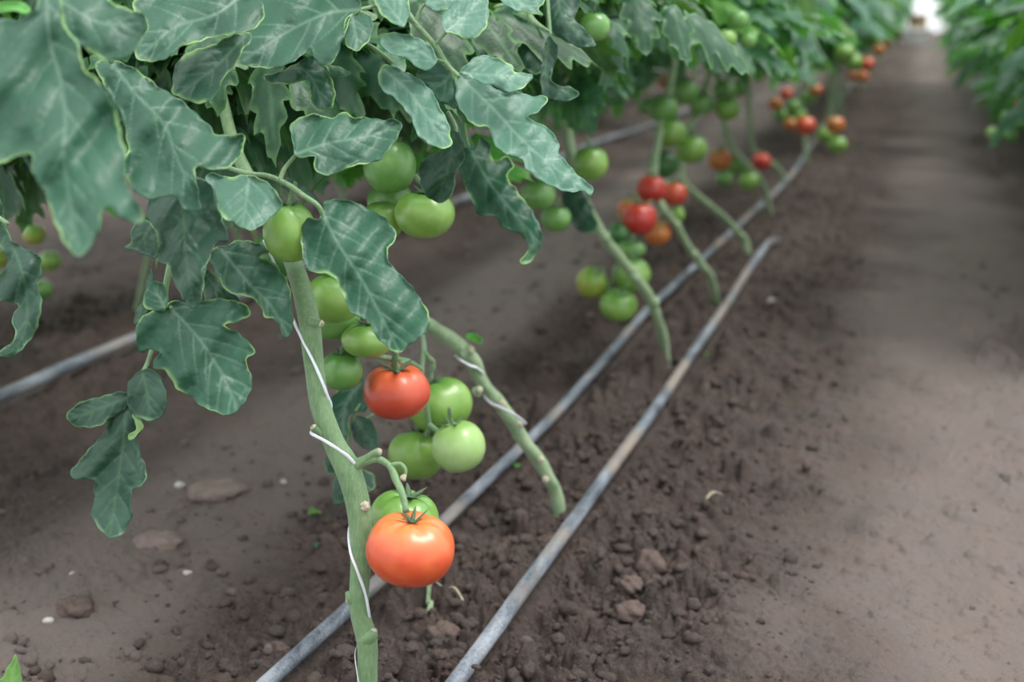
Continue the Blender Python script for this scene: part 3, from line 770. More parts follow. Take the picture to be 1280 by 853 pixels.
print('fill', fill_leaves(p1, ((-40, 330), (-120, 200), (1.30, 1.48)), 40, 901, None, ([-200, 60, 120, 230, 330, 360, 1000], [215, 225, 235, 300, 320, 240, 200])),
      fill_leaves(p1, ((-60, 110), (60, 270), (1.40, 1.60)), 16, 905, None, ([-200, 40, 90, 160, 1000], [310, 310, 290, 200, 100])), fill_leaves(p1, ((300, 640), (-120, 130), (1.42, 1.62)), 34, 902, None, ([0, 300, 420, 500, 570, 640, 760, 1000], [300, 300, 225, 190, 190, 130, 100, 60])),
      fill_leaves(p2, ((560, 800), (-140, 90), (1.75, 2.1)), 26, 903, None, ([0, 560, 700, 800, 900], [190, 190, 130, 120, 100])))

# farther plants of the middle row
yy = 6.0; k = 0
while yy < 25.5:
    x = ROWX+.03*math.sin(k*2.3); z = gz(x, yy)
    far = yy > 11
    lab = 'distant tomato plant in the blurred far part of the middle row' if far else [
        'eighth tomato plant, behind the orange and green cluster near the bent hose', 'ninth tomato plant, its foliage meeting the aisle by pale green fruit', 'tenth tomato plant, leaning foliage left of the aisle beyond the pale fruit',
        'eleventh tomato plant along the aisle, small turning fruit at its edge', 'twelfth tomato plant, low foliage left of the narrowing aisle', 'thirteenth tomato plant, last before the far part of the middle row', 'fourteenth tomato plant before the distant foliage begins', 'fifteenth tomato plant before the distant foliage begins'][k]
    r = plant_root(0, 0, lab, 'distant plants of the middle row' if far else GROW, (x, yy, z))
    pf = up_path((x-.05, yy, z), (-.05, .0), .3, .98, .08, k*1.1)
    full_stem(r, pf, .008, k)
    add_leaves(r, pf, 52 if not far else 34, 1.6, .33, 60+k, .16, .95, 20)
    yy += .72 if yy < 11 else .95; k += 1
# row at the left, behind
yy = 2.0; k = 0
L2 = ['left row tomato plant above the pale hose at the left edge', 'left row tomato plant with yellowish fruit at the left edge', 'left row tomato plant behind the hanging lobed leaves', 'left row tomato plant behind the nearest thick stem',
      'left row tomato plant behind the two large green tomatoes', 'left row tomato plant seen between the long bright leaf and the second stem', 'left row tomato plant left of the upper green tomato', 'left row tomato plant beyond the end of the visible pale hose']
while yy < 22:
    x = ROW2X-.10+.05*math.sin(k*1.9); z = gz(x, yy); far = k >= len(L2)
    r = plant_root(0, 0, 'distant tomato plant of the left row hidden in blurred foliage' if far else L2[k], 'distant plants of the left row' if far else 'tomato plants of the left row', (x, yy, z))
    pf = up_path((x, yy, z), (-.05, .0), .25, 1.1, .09, k*1.7)
    full_stem(r, pf, .008, k+50)
    add_leaves(r, pf, 52 if yy < 10 else 30, 1.6, .40, 160+k, .12, .95, 14)
    yy += .75 if yy < 9 else 1.1; k += 1
# row at the right of the aisle
yy = 3.3; k = 0
L3 = ['nearest right row tomato plant, foliage at the right edge', 'right row tomato plant over the small green fruit cluster', 'right row tomato plant behind the small green fruit cluster', 'right row tomato plant with low leaves over the dark soil edge', 'right row tomato plant halfway along the aisle']
while yy < 25:
    x = .60+.04*math.sin(k*2.1); z = gz(x, yy); far = k >= len(L3)
    r = plant_root(0, 0, 'distant tomato plant of the right row beyond the halfway plant' if far else L3[k], 'distant plants of the right row' if far else 'tomato plants of the right row', (x, yy, z))
    pf = up_path((x, yy, z), (-.03, .0), .22, .92, .10, k*1.3)
    full_stem(r, pf, .008, k+90)
    add_leaves(r, pf, 85 if yy < 12 else 40, 1.6, .12, 260+k, .14, .95, 30)
    yy += .7 if yy < 11 else 1.0; k += 1

# ------------------------------------------------------------------ hero leaves of the first plant
def Z(off, L): return [(off[0]+a/3.2, off[1]+b/3.2) for a, b in L]
R1, R2, R4, R5, R6, R7, RG = (0, 0), (350, 0), (0, 240), (340, 240), (640, 200), (360, 420), (0, 440)
def rachis(parent, segs, name='leaf_stalk', mat='stem'):
    mb = MB()
    for L in segs:
        mb.tube([P(a, b, d) for a, b, d, r in L], [r for *_, r in L], 10, 0, True, .04, 3)
    return mb.build(name, [M[mat]], parent)
def leafgroup(label=None):
    o = empty('leaf', (0, 0, 0)); o.parent = p1
    if label: o['label'] = label
    return o

# A: the bright leaf pointing to the right
A = leafgroup('bright pale leaf with long lobed tip pointing right')
rachis(A, [[(478, -40, 1.26, .003), (505, 8, 1.245, .003), (520, 30, 1.235, .0029), (545, 58, 1.225, .0027), (558, 80, 1.215, .0025), (574, 96, 1.205, .0022)],
           [(519, 28, 1.236, .002), (524, 15, 1.235, .0017), (531, 5, 1.232, .0014)], [(544, 56, 1.225, .0018), (551, 48, 1.222, .0016), (558, 40, 1.220, .0014)],
           [(511, 22, 1.24, .002), (522, 34, 1.232, .0016), (528, 40, 1.23, .0013)], [(556, 78, 1.215, .0018), (545, 74, 1.212, .0014), (541, 72, 1.21, .001)]])
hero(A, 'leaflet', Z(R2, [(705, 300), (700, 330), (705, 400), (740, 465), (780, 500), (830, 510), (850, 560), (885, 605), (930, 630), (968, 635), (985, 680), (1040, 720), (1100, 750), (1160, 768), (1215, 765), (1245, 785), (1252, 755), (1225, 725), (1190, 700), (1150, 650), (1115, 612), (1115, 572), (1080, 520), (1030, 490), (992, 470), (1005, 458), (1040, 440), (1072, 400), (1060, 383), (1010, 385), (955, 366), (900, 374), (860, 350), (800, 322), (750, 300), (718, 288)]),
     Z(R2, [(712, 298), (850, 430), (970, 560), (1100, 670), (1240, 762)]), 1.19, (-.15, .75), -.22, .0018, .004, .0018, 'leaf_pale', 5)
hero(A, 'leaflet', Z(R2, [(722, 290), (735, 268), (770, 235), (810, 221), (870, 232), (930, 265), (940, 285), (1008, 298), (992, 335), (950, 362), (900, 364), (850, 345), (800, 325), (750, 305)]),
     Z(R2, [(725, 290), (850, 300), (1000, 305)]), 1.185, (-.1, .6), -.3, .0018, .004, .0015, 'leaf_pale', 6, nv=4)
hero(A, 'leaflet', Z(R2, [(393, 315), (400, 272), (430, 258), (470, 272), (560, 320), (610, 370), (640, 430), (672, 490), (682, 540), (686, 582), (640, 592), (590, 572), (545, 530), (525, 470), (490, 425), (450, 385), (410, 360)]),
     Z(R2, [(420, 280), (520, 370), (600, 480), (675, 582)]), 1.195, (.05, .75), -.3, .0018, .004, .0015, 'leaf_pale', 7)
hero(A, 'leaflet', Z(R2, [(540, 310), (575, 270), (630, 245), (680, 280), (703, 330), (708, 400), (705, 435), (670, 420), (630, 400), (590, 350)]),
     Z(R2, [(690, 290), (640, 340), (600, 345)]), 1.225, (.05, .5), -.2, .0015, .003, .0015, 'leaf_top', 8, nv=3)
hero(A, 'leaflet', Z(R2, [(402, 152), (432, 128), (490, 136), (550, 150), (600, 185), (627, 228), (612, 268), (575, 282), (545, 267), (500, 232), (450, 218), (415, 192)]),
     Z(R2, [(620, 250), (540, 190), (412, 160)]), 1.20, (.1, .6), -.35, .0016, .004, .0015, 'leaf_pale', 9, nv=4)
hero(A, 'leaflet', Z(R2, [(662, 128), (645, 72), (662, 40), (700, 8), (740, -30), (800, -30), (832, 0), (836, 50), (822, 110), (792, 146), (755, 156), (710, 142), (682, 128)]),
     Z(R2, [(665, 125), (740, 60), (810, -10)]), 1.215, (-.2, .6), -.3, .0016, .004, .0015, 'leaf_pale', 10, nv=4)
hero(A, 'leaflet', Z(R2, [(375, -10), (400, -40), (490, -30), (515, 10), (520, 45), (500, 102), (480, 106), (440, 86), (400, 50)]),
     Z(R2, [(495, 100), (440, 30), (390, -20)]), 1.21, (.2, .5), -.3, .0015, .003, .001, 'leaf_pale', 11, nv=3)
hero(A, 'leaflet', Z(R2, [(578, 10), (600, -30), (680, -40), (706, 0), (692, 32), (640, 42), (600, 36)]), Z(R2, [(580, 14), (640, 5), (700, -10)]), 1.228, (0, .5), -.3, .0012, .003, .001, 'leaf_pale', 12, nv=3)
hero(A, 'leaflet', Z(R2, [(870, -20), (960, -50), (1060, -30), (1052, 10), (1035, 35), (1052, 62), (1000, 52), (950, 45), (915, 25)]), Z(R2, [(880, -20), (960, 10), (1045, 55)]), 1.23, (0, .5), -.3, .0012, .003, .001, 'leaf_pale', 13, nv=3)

B = leafgroup('dark curled leaf shaded behind the bright lobed leaf')
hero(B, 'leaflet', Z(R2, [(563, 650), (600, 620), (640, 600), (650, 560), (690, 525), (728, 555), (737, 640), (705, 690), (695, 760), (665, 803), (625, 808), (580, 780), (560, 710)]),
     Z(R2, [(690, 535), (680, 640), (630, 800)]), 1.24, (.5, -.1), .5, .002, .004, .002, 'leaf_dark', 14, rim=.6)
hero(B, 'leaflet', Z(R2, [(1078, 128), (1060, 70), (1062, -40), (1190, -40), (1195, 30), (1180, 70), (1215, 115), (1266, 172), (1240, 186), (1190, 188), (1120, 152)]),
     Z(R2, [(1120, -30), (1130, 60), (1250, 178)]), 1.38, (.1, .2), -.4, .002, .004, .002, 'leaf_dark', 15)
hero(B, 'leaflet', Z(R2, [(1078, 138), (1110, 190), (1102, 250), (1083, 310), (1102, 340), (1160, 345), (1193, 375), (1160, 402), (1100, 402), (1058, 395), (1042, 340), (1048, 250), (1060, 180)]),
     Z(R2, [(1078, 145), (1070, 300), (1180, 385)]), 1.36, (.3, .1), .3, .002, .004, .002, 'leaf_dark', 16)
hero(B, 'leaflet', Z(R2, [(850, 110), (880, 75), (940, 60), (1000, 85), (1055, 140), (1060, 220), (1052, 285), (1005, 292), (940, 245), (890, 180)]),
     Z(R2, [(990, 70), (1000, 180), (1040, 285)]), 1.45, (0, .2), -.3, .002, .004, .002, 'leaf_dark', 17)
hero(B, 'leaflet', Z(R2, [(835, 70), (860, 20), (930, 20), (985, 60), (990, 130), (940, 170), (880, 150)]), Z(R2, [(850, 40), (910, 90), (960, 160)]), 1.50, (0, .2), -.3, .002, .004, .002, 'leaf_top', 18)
rachis(B, [[(682, -30, 1.39, .0022), (686, 20, 1.38, .002), (688, 44, 1.37, .0018)]])
rachis(B, [[(560, 140, 1.26, .002), (570, 160, 1.25, .0018), (567, 175, 1.245, .0015)]])
rachis(B, [[(660, 15, 1.40, .003), (668, 28, 1.39, .0035), (688, 40, 1.37, .0012)]])

C = leafgroup('leaf branch with a large drooping crinkled leaflet over the green tomatoes')
rachis(C, [[(280, 208, 1.16, .002), (310, 217, 1.14, .0022), (335, 220, 1.13, .0023), (360, 231, 1.122, .0024), (380, 245, 1.112, .0024), (398, 258, 1.112, .0022), (405, 275, 1.118, .0018), (416, 296, 1.118, .0009)],
           [(350, 226, 1.125, .0024), (355, 212, 1.13, .002), (366, 198, 1.135, .0018), (370, 194, 1.137, .0015)], [(311, 218, 1.14, .002), (312, 224, 1.135, .0015)]])
hero(C, 'leaflet', Z(R5, [(190, 105), (140, 108), (115, 155), (122, 230), (130, 290), (155, 318), (205, 325), (250, 342), (270, 385), (292, 430), (322, 485), (392, 520), (412, 570), (450, 610), (508, 642), (560, 606), (600, 570), (625, 560), (628, 500), (602, 440), (562, 385), (520, 335), (470, 285), (462, 235), (480, 205), (498, 175), (488, 145), (445, 100), (375, 60), (300, 33), (240, 30), (205, 42)]),
     Z(R5, [(195, 55), (255, 190), (370, 370), (505, 630)]), 1.09, (.1, .55), -.35, .0022, .0045, .0025, 'leaf_top', 21, nv=7, rim=1.3)
hero(C, 'leaflet', Z(R2, [(60, 618), (50, 560), (42, 500), (78, 470), (150, 458), (210, 470), (262, 445), (290, 470), (345, 470), (420, 478), (468, 482), (487, 505), (466, 560), (430, 602), (400, 640), (340, 655), (290, 665), (250, 682), (200, 702), (155, 692), (135, 655), (140, 625), (100, 630)]),
     Z(R2, [(62, 618), (200, 570), (330, 550), (482, 503)]), 1.13, (-.1, .75), -.45, .002, .005, .0022, 'leaf_top', 22, nv=5)
hero(C, 'leaflet', [(256, 222), (264, 217), (285, 221), (312, 219), (335, 229), (349, 246), (352, 258), (345, 267), (330, 279), (317, 287), (304, 286), (290, 278), (276, 270), (270, 262), (262, 246)], [(312, 222), (308, 250), (303, 283)], 1.10, (.0, .8), -.3, .0015, .004, .0015, 'leaf_pale', 23, nv=3, rim=1.4)
hero(C, 'leaflet', Z(R5, [(60, -60), (120, -30), (170, 10), (190, 40), (150, 30), (100, 10), (40, -20)]), Z(R5, [(60, -50), (180, 35)]), 1.14, (0, .4), -.3, .001, .002, .001, 'leaf_dark', 24, nv=3)
hero(C, 'leaflet', Z(R4, [(1040, 140), (1060, 90), (1110, 80), (1165, 118), (1120, 135), (1080, 138)]), Z(R4, [(1045, 130), (1160, 118)]), 1.13, (0, .4), -.3, .001, .002, .001, 'leaf_dark', 25, nv=3, step=2)

D = leafgroup('broad leaf spreading across the top with small round side lobe')
rachis(D, [[(500, -10, 1.26, .002), (472, 6, 1.23, .002), (450, 12, 1.21, .002), (430, 18, 1.20, .0018)]])
rachis(D, [[(490, 78, 1.27, .002), (470, 62, 1.25, .002), (455, 52, 1.24, .0015)]])
hero(D, 'leaflet', [(452, 9), (440, -8), (400, -30), (340, -30), (318, 0), (305, 35), (296, 60), (300, 78), (318, 84), (340, 85), (352, 84), (368, 76), (384, 63), (389, 62), (394, 76), (405, 84), (418, 75), (427, 55), (433, 40), (436, 25)],
     [(450, 12), (405, 18), (350, 45), (305, 75)], 1.185, (.2, .75), -.3, .002, .004, .002, 'leaf_top', 31, nv=5)
hero(D, 'leaflet', [(430, 30), (438, 17), (452, 13), (464, 22), (467, 36), (459, 53), (446, 64), (434, 57), (429, 44)], [(440, 18), (448, 60)], 1.18, (.1, .6), -.4, .0015, .003, .001, 'leaf_top', 32, nv=3)
hero(D, 'leaflet', Z(R2, [(-60, 300), (0, 285), (40, 268), (90, 238), (130, 225), (180, 275), (208, 325), (222, 380), (203, 432), (160, 445), (128, 420), (110, 325), (60, 332), (0, 335), (-50, 330)]),
     Z(R2, [(20, 270), (110, 290), (180, 430)]), 1.22, (.1, .5), -.4, .002, .004, .002, 'leaf_top', 33, nv=4)
hero(D, 'leaflet', Z(R2, [(180, 255), (215, 262), (280, 285), (270, 305), (220, 308), (190, 290)]), Z(R2, [(185, 262), (275, 290)]), 1.23, (0, .4), -.3, .001, .002, .001, 'leaf_top', 34, nv=2, step=2)

E_ = leafgroup('large blurred blue-green leaf at the top left corner, closest to the camera')
hero(E_, 'leaflet', [(-30, 25), (0, 22), (25, 25), (44, 10), (55, -20), (75, -20), (80, 28), (98, 56), (105, 85), (125, 105), (140, 130), (150, 165), (158, 190), (155, 215), (165, 245), (180, 270), (170, 279), (150, 270), (130, 258), (122, 290), (112, 312), (98, 319), (82, 305), (70, 280), (55, 240), (40, 215), (36, 192), (0, 203), (-30, 205)],
     [(58, -10), (62, 50), (76, 100), (82, 150), (80, 200), (98, 310)], .86, (.15, .6), -.3, .0028, .004, .003, 'leaf_top', 41, nv=7, step=3.2)
hero(E_, 'leaflet', Z(R1, [(230, -30), (400, -40), (440, 5), (520, 36), (572, 58), (587, 92), (572, 150), (532, 205), (482, 237), (430, 242), (378, 222), (340, 192), (298, 165), (250, 100)]),
     Z(R1, [(240, 0), (400, 90), (560, 90)]), .96, (.1, .6), -.4, .002, .004, .002, 'leaf_top', 42, nv=4, step=3, rim=2)
hero(E_, 'leaflet', Z(R1, [(-60, -20), (0, 10), (60, 0), (120, 30), (110, 50), (30, 45), (-60, 60)]), Z(R1, [(-50, 10), (110, 40)]), .94, (.1, .5), -.4, .002, .004, .002, 'leaf_bright', 47, nv=2, step=3)
hero(E_, 'leaflet', [(125, 97), (118, 80), (140, 75), (165, 84), (200, 109), (234, 131), (262, 158), (268, 166), (285, 169), (303, 169), (305, 182), (297, 200), (275, 212), (250, 210), (243, 214), (248, 240), (250, 262), (232, 262), (215, 245), (185, 248), (168, 240), (160, 225), (153, 205), (160, 190), (158, 170), (150, 140), (135, 115)],
     [(138, 76), (168, 115), (206, 156), (218, 190), (240, 238)], 1.03, (.1, .6), -.35, .0025, .004, .0025, 'leaf_top', 43, nv=6, step=3)
hero(E_, 'leaflet', Z(R4, [(590, 92), (600, 10), (640, -60), (700, -90), (780, -70), (860, -10), (875, 70), (912, 190), (862, 208), (832, 280), (812, 380), (802, 442), (775, 464), (740, 442), (702, 372), (670, 292), (632, 272), (636, 170), (602, 122)]),
     Z(R4, [(720, -60), (735, 120), (745, 270), (775, 455)]), 1.06, (.3, .3), -.6, .0022, .004, .0025, 'leaf_dark', 44, nv=6)
hero(E_, 'leaflet', Z(R1, [(528, 25), (600, -30), (950, -40), (1040, 0), (1055, 70), (1005, 120), (940, 135), (850, 150), (780, 170), (720, 192), (655, 238), (600, 247), (550, 232), (535, 195), (575, 140), (587, 85)]),
     Z(R1, [(960, -10), (850, 60), (700, 110), (560, 225)]), 1.08, (.0, .7), -.3, .0022, .004, .002, 'leaf_top', 45, nv=5)
hero(E_, 'leaflet', Z(R1, [(688, 340), (698, 275), (740, 215), (850, 178), (960, 128), (1012, 148), (968, 205), (935, 270), (893, 312), (862, 382), (812, 412), (745, 402), (692, 372)]),
     Z(R1, [(980, 145), (860, 270), (720, 375)]), 1.11, (.0, .7), -.3, .0022, .004, .002, 'leaf_top', 46, nv=4, rim=1.6)
rachis(E_, [[(50, -60, .95, .003), (58, -15, .935, .003), (62, 40, .925, .0025)], [(100, 0, .98, .003), (128, 60, 1.02, .003), (140, 78, 1.03, .0025)], [(335, -20, 1.12, .002), (305, -8, 1.10, .002)]])

Fg = leafgroup('palmate lobed leaf and narrow leaflet hanging left of the main stem')
hero(Fg, 'leaflet', Z(R4, [(838, 262), (848, 218), (900, 213), (960, 193), (1020, 200), (1078, 240), (1040, 262), (1092, 280), (1140, 340), (1162, 400), (1167, 460), (1172, 535), (1150, 582), (1125, 562), (1100, 512), (1062, 500), (1040, 460), (1000, 420), (950, 410), (910, 400), (888, 360), (860, 318)]),
     Z(R4, [(880, 225), (1000, 370), (1080, 450), (1152, 570)]), 1.13, (.1, .4), -.3, .002, .004, .002, 'leaf_top', 51, nv=5, rim=.8)
hero(Fg, 'leaflet', [(170, 418), (174, 400), (187, 390), (205, 387), (214, 376), (232, 378), (255, 377), (275, 373), (300, 378), (314, 391), (300, 401), (280, 407), (297, 416), (312, 428), (318, 440), (307, 450), (313, 466), (315, 484), (304, 504), (292, 517), (281, 519), (266, 513), (250, 507), (237, 494), (222, 488), (212, 471), (203, 462), (191, 461), (194, 449), (200, 440), (187, 438), (174, 440)],
     [(212, 384), (247, 421), (275, 463), (296, 508)], 1.12, (.0, .35), -.2, .002, .004, .002, 'leaf_top', 52, nv=6, rim=1.4, label='broad palmate leaflet with pale margin')
hero(Fg, 'leaflet', [(205, 388), (188, 388), (179, 378), (182, 362), (192, 352), (204, 356), (210, 372)], [(206, 384), (193, 360)], 1.10, (-.2, .4), -.3, .0015, .003, .001, 'leaf_top', 53, nv=3)
hero(Fg, 'leaflet', [(252, 348), (260, 336), (275, 352), (300, 378), (280, 380), (258, 378)], [(256, 342), (285, 378)], 1.15, (0, .3), -.3, .0015, .003, .001, 'leaf_dark', 54, nv=3)
hero(Fg, 'leaflet', [(168, 405), (170, 388), (180, 370), (184, 345), (188, 336), (192, 350), (186, 385), (176, 402)], [(172, 400), (188, 342)], 1.14, (.3, .2), -.3, .0015, .003, .001, 'leaf_dark', 55, nv=3)
hero(Fg, 'leaflet', Z(R4, [(495, 222), (520, 205), (525, 150), (560, 110), (600, 120), (632, 180), (630, 258), (580, 255), (540, 235)]), Z(R4, [(600, 130), (560, 200), (505, 225)]), 1.16, (.1, .2), -.3, .0015, .003, .001, 'leaf_dark', 56, nv=3)
rachis(Fg, [[(232, 250, 1.16, .003), (215, 320, 1.14, .003), (207, 360, 1.145, .0028), (205, 388, 1.150, .0026), (192, 430, 1.150, .0024), (184, 455, 1.13, .002), (176, 468, 1.12, .0018)], [(206, 380, 1.148, .002), (214, 385, 1.13, .0018)],
            [(228, 310, 1.14, .002), (250, 318, 1.14, .0018), (272, 310, 1.135, .0014)]])
Gg = leafgroup('dark three-lobed leaf hanging lowest at the left')
hero(Gg, 'leaflet', Z(RG, [(510, 150), (520, 110), (560, 75), (600, 71), (642, 95), (660, 150), (666, 205), (655, 250), (620, 273), (575, 271), (530, 247), (510, 200)]), Z(RG, [(570, 80), (590, 170), (600, 265)]), 1.105, (.1, .2), -.25, .0018, .003, .0015, 'leaf_dark', 61, nv=4)
hero(Gg, 'leaflet', Z(RG, [(268, 250), (300, 215), (360, 190), (430, 171), (505, 161), (525, 195), (475, 250), (430, 268), (400, 295), (350, 304), (300, 296), (275, 278)]), Z(RG, [(510, 180), (400, 225), (280, 265)]), 1.12, (.0, .3), -.35, .0018, .003, .0015, 'leaf_dark', 62, nv=5)
hero(Gg, 'leaflet', Z(RG, [(430, 270), (455, 238), (510, 175), (535, 240), (565, 285), (568, 315), (545, 345), (555, 370), (563, 405), (578, 440), (583, 500), (570, 535), (528, 555), (523, 620), (532, 660), (512, 685), (500, 722), (450, 744), (410, 722), (380, 682), (362, 642), (375, 608), (374, 560), (380, 513), (335, 512), (288, 503), (289, 468), (340, 410), (390, 350), (425, 320)]),
     Z(RG, [(510, 180), (495, 330), (475, 500), (440, 728)]), 1.115, (.1, .2), -.3, .002, .004, .002, 'leaf_dark', 63, nv=6)
hero(Gg, 'leaflet', Z(RG, [(528, 255), (545, 245), (572, 290), (565, 315), (535, 345), (515, 355), (518, 330), (545, 305)]), Z(RG, [(535, 255), (560, 300), (522, 345)]), 1.105, (.2, .2), -.3, .001, .002, .001, 'leaf_under', 64, nv=2, step=2)
Hg = leafgroup('dark curled leaf hanging at the left edge')
hero(Hg, 'leaflet', Z(R4, [(-60, 20), (0, 25), (35, 175), (85, 218), (162, 262), (162, 330), (150, 372), (166, 440), (150, 540), (112, 602), (60, 652), (8, 662), (-10, 640), (38, 612), (62, 570), (48, 500), (72, 460), (40, 440), (-20, 432), (-40, 380), (-10, 340), (30, 290), (10, 230), (-60, 150)]),
     Z(R4, [(0, 100), (80, 290), (110, 450), (90, 580), (15, 655)]), 1.12, (.3, .2), -.4, .002, .004, .0025, 'leaf_dark', 71, nv=6)
rachis(Hg, [[(-60, 250, 1.15, .003), (-20, 262, 1.14, .0025), (10, 280, 1.13, .002)], [(-10, 300, 1.14, .002), (15, 318, 1.135, .0018), (40, 335, 1.13, .001)]])

# leaves of the second plant
def leaf2(plant, label=None):
    o = empty('leaf', (0, 0, 0)); o.parent = plant
    if label: o['label'] = label
    return o
J = leaf2(p2, 'hanging leaf with hooked tip below the bright lobed leaf')
hero(J, 'leaflet', [(572, 198), (583, 184), (592, 190), (600, 172), (612, 180), (616, 200), (634, 196), (642, 208), (634, 222), (648, 240), (664, 262), (675, 282), (677, 305), (668, 322), (656, 331), (650, 325), (661, 312), (655, 298), (640, 288), (628, 284), (616, 270), (598, 268), (590, 250), (578, 225)],
     [(585, 180), (610, 225), (645, 270), (668, 300), (655, 328)], 1.42, (.1, .4), -.35, .002, .004, .002, 'leaf_top', 81, nv=5)
rachis(J, [[(580, 150, 1.47, .002), (582, 168, 1.45, .002), (586, 184, 1.43, .0018)]])
K = leaf2(p2, 'small dark leaflets between the main stem and the orange-red tomato')
hero(K, 'leaflet', Z(R7, [(172, 255), (190, 225), (250, 190), (310, 170), (318, 240), (312, 300), (270, 305), (240, 330), (248, 390), (228, 428), (195, 390), (172, 310)]), Z(R7, [(290, 190), (230, 280), (220, 415)]), 1.50, (.0, .4), -.3, .002, .004, .002, 'leaf_top', 82, nv=4)
hero(K, 'leaflet', Z(R7, [(253, 365), (268, 328), (305, 325), (340, 350), (362, 395), (362, 432), (335, 456), (295, 444), (262, 405)]), Z(R7, [(270, 335), (350, 448)]), 1.49, (.0, .2), -.3, .001, .003, .001, 'leaf_dark', 83, nv=3)
hero(K, 'leaflet', Z(R7, [(145, 500), (170, 475), (200, 500), (240, 520), (330, 545), (352, 600), (310, 632), (260, 640), (225, 668), (182, 672), (178, 600), (190, 560), (155, 545)]), Z(R7, [(190, 490), (250, 570), (200, 660)]), 1.52, (.0, .2), -.3, .001, .003, .001, 'leaf_dark', 84, nv=3)
rachis(K, [[(470, 480, 1.52, .0018), (455, 500, 1.51, .0018), (442, 520, 1.50, .0016), (436, 555, 1.51, .0014), (432, 590, 1.52, .001)], [(466, 518, 1.51, .0015), (455, 524, 1.50, .0013), (446, 524, 1.495, .001)]])
L3_ = leaf2(p3, 'small dark curled leaf at the top of the bare part of the third stem')
hero(L3_, 'leaflet', Z(R6, [(195, 150), (215, 112), (262, 108), (300, 140), (318, 190), (345, 262), (330, 284), (285, 292), (250, 268), (220, 210)]), Z(R6, [(240, 115), (260, 190), (330, 275)]), 2.38, (.2, .3), -.4, .002, .004, .002, 'leaf_dark', 85, nv=4)

# bright young leaf tip at the very bottom left
yl = empty('seedling', Vector(P(10, 880, 1.2))); yl.location = Vector(G(5, 1120)); tag(yl, 'bright green pointed leaf tip at the bottom left corner', 'seedling')
hero(yl, 'leaf', [(-25, 900), (-14, 862), (0, 850), (8, 838), (15, 826), (20, 818), (24, 835), (28, 852), (30, 880), (10, 905)], [(0, 900), (12, 860), (20, 822)], 1.16, (.0, .6), -.3, .001, .002, .001, 'leaf_bright', 91, nv=4, step=2.4)
mb = MB(); mb.tube([P(0, 895, 1.16), P(0, 960, 1.17), P(2, 1030, 1.18), np.array(yl.location)-np.array([0, 0, .01])], [.0015, .002, .0022, .0025], 8); mb.build('stem', [M['stem']], yl)

# ------------------------------------------------------------------ tomatoes
def tomato_mesh(kind, seed):
    rs = np.random.RandomState(seed); nu, nv_ = 56, 34; V = []; F = []
    nl = {'smooth': 4, 'lobed': 5, 'flat': 6}[kind]; amp = {'smooth': .010, 'lobed': .040, 'flat': .030}[kind]
    ph = rs.rand()*6.3; ph2 = rs.rand()*6.3
    for i in range(nv_+1):
        t = math.pi*i/nv_
        for k in range(nu):
            a = 2*math.pi*k/nu
            s = math.sin(t); c = math.cos(t)
            r = s**.92 if s > 0 else 0
            lob = 1+amp*math.cos(nl*a+ph)*(.4+.6*max(0, c+.3))+.012*math.cos(2*a+ph2)
            z = c*(.92 if c > 0 else .95)
            dip = math.exp(-(r/.34)**2)
            if c > 0: z -= dip*(.20 if kind != 'smooth' else .12)*(1+.0*lob)
            else: z += dip*.05
            if c > 0: z -= amp*1.6*max(0, -math.cos(nl*a+ph))*math.exp(-((r-.45)/.3)**2)
            V.append((r*lob*math.cos(a), r*lob*math.sin(a), z))
    for i in range(nv_):
        for k in range(nu): F.append((i*nu+k, (i+1)*nu+k, (i+1)*nu+(k+1) % nu, i*nu+(k+1) % nu))
    me = mesh('tomato', V, F)
    return me
TME = {}
for kd in ('smooth', 'lobed', 'flat'):
    for v in range(2):
        base = tomato_mesh(kd, 5+v)
        TME[kd, v] = base
def calyx_mesh(seed):
    rs = np.random.RandomState(seed); mb = MB(); n = 6
    mb.blob((0, 0, .74), .10, 0, seed, .2, 10, 6, (1, 1, .5))
    for k in range(n):
        a = k*2*math.pi/n+.25*(rs.rand()-.5); up = .05+.5*rs.rand(); Ls = .50+.25*rs.rand(); pts = []
        m_ = 9; V = []
        for i in range(m_):
            t = i/(m_-1); r = .06+Ls*t*(1-.15*t*up); z = .75+.10*math.sin(t*2.2)+up*t*t*.5
            w = .075*(1-t)**.7*(1+.6*math.sin(t*3))+.004
            tw = (rs.rand()-.5)*.02
            for sgn, dz in ((-1, .0), (0, .025), (1, .0), (0, -.012)):
                V.append((r*math.cos(a)-sgn*w*math.sin(a), r*math.sin(a)+sgn*w*math.cos(a), z+dz*(1-t)+tw))
        F = []
        for i in range(m_-1):
            for j in range(4): F.append((i*4+j, i*4+(j+1) % 4, (i+1)*4+(j+1) % 4, (i+1)*4+j))
        F += [(0, 3, 2, 1), ((m_-1)*4, (m_-1)*4+1, (m_-1)*4+2, (m_-1)*4+3)]
        mb.add(V, F)
    return mb.mesh('calyx')
CAL = [calyx_mesh(3), calyx_mesh(8)]
for c in CAL: c.materials.append(M['calyx'])
def stalk_mesh(seed):
    mb = MB(); s = 1 if seed % 2 else -1
    mb.tube([(0, 0, .72), (.02*s, 0, .90), (.08*s, .02, 1.10), (.20*s, .03, 1.28), (.30*s, .02, 1.50)], [.085, .07, .065, .095, .06], 10, 0, True, .05, seed)
    return mb.mesh('stalk')
STK = [stalk_mesh(1), stalk_mesh(2)]
for c in STK: c.materials.append(M['stem'])
_tm_cache = {}
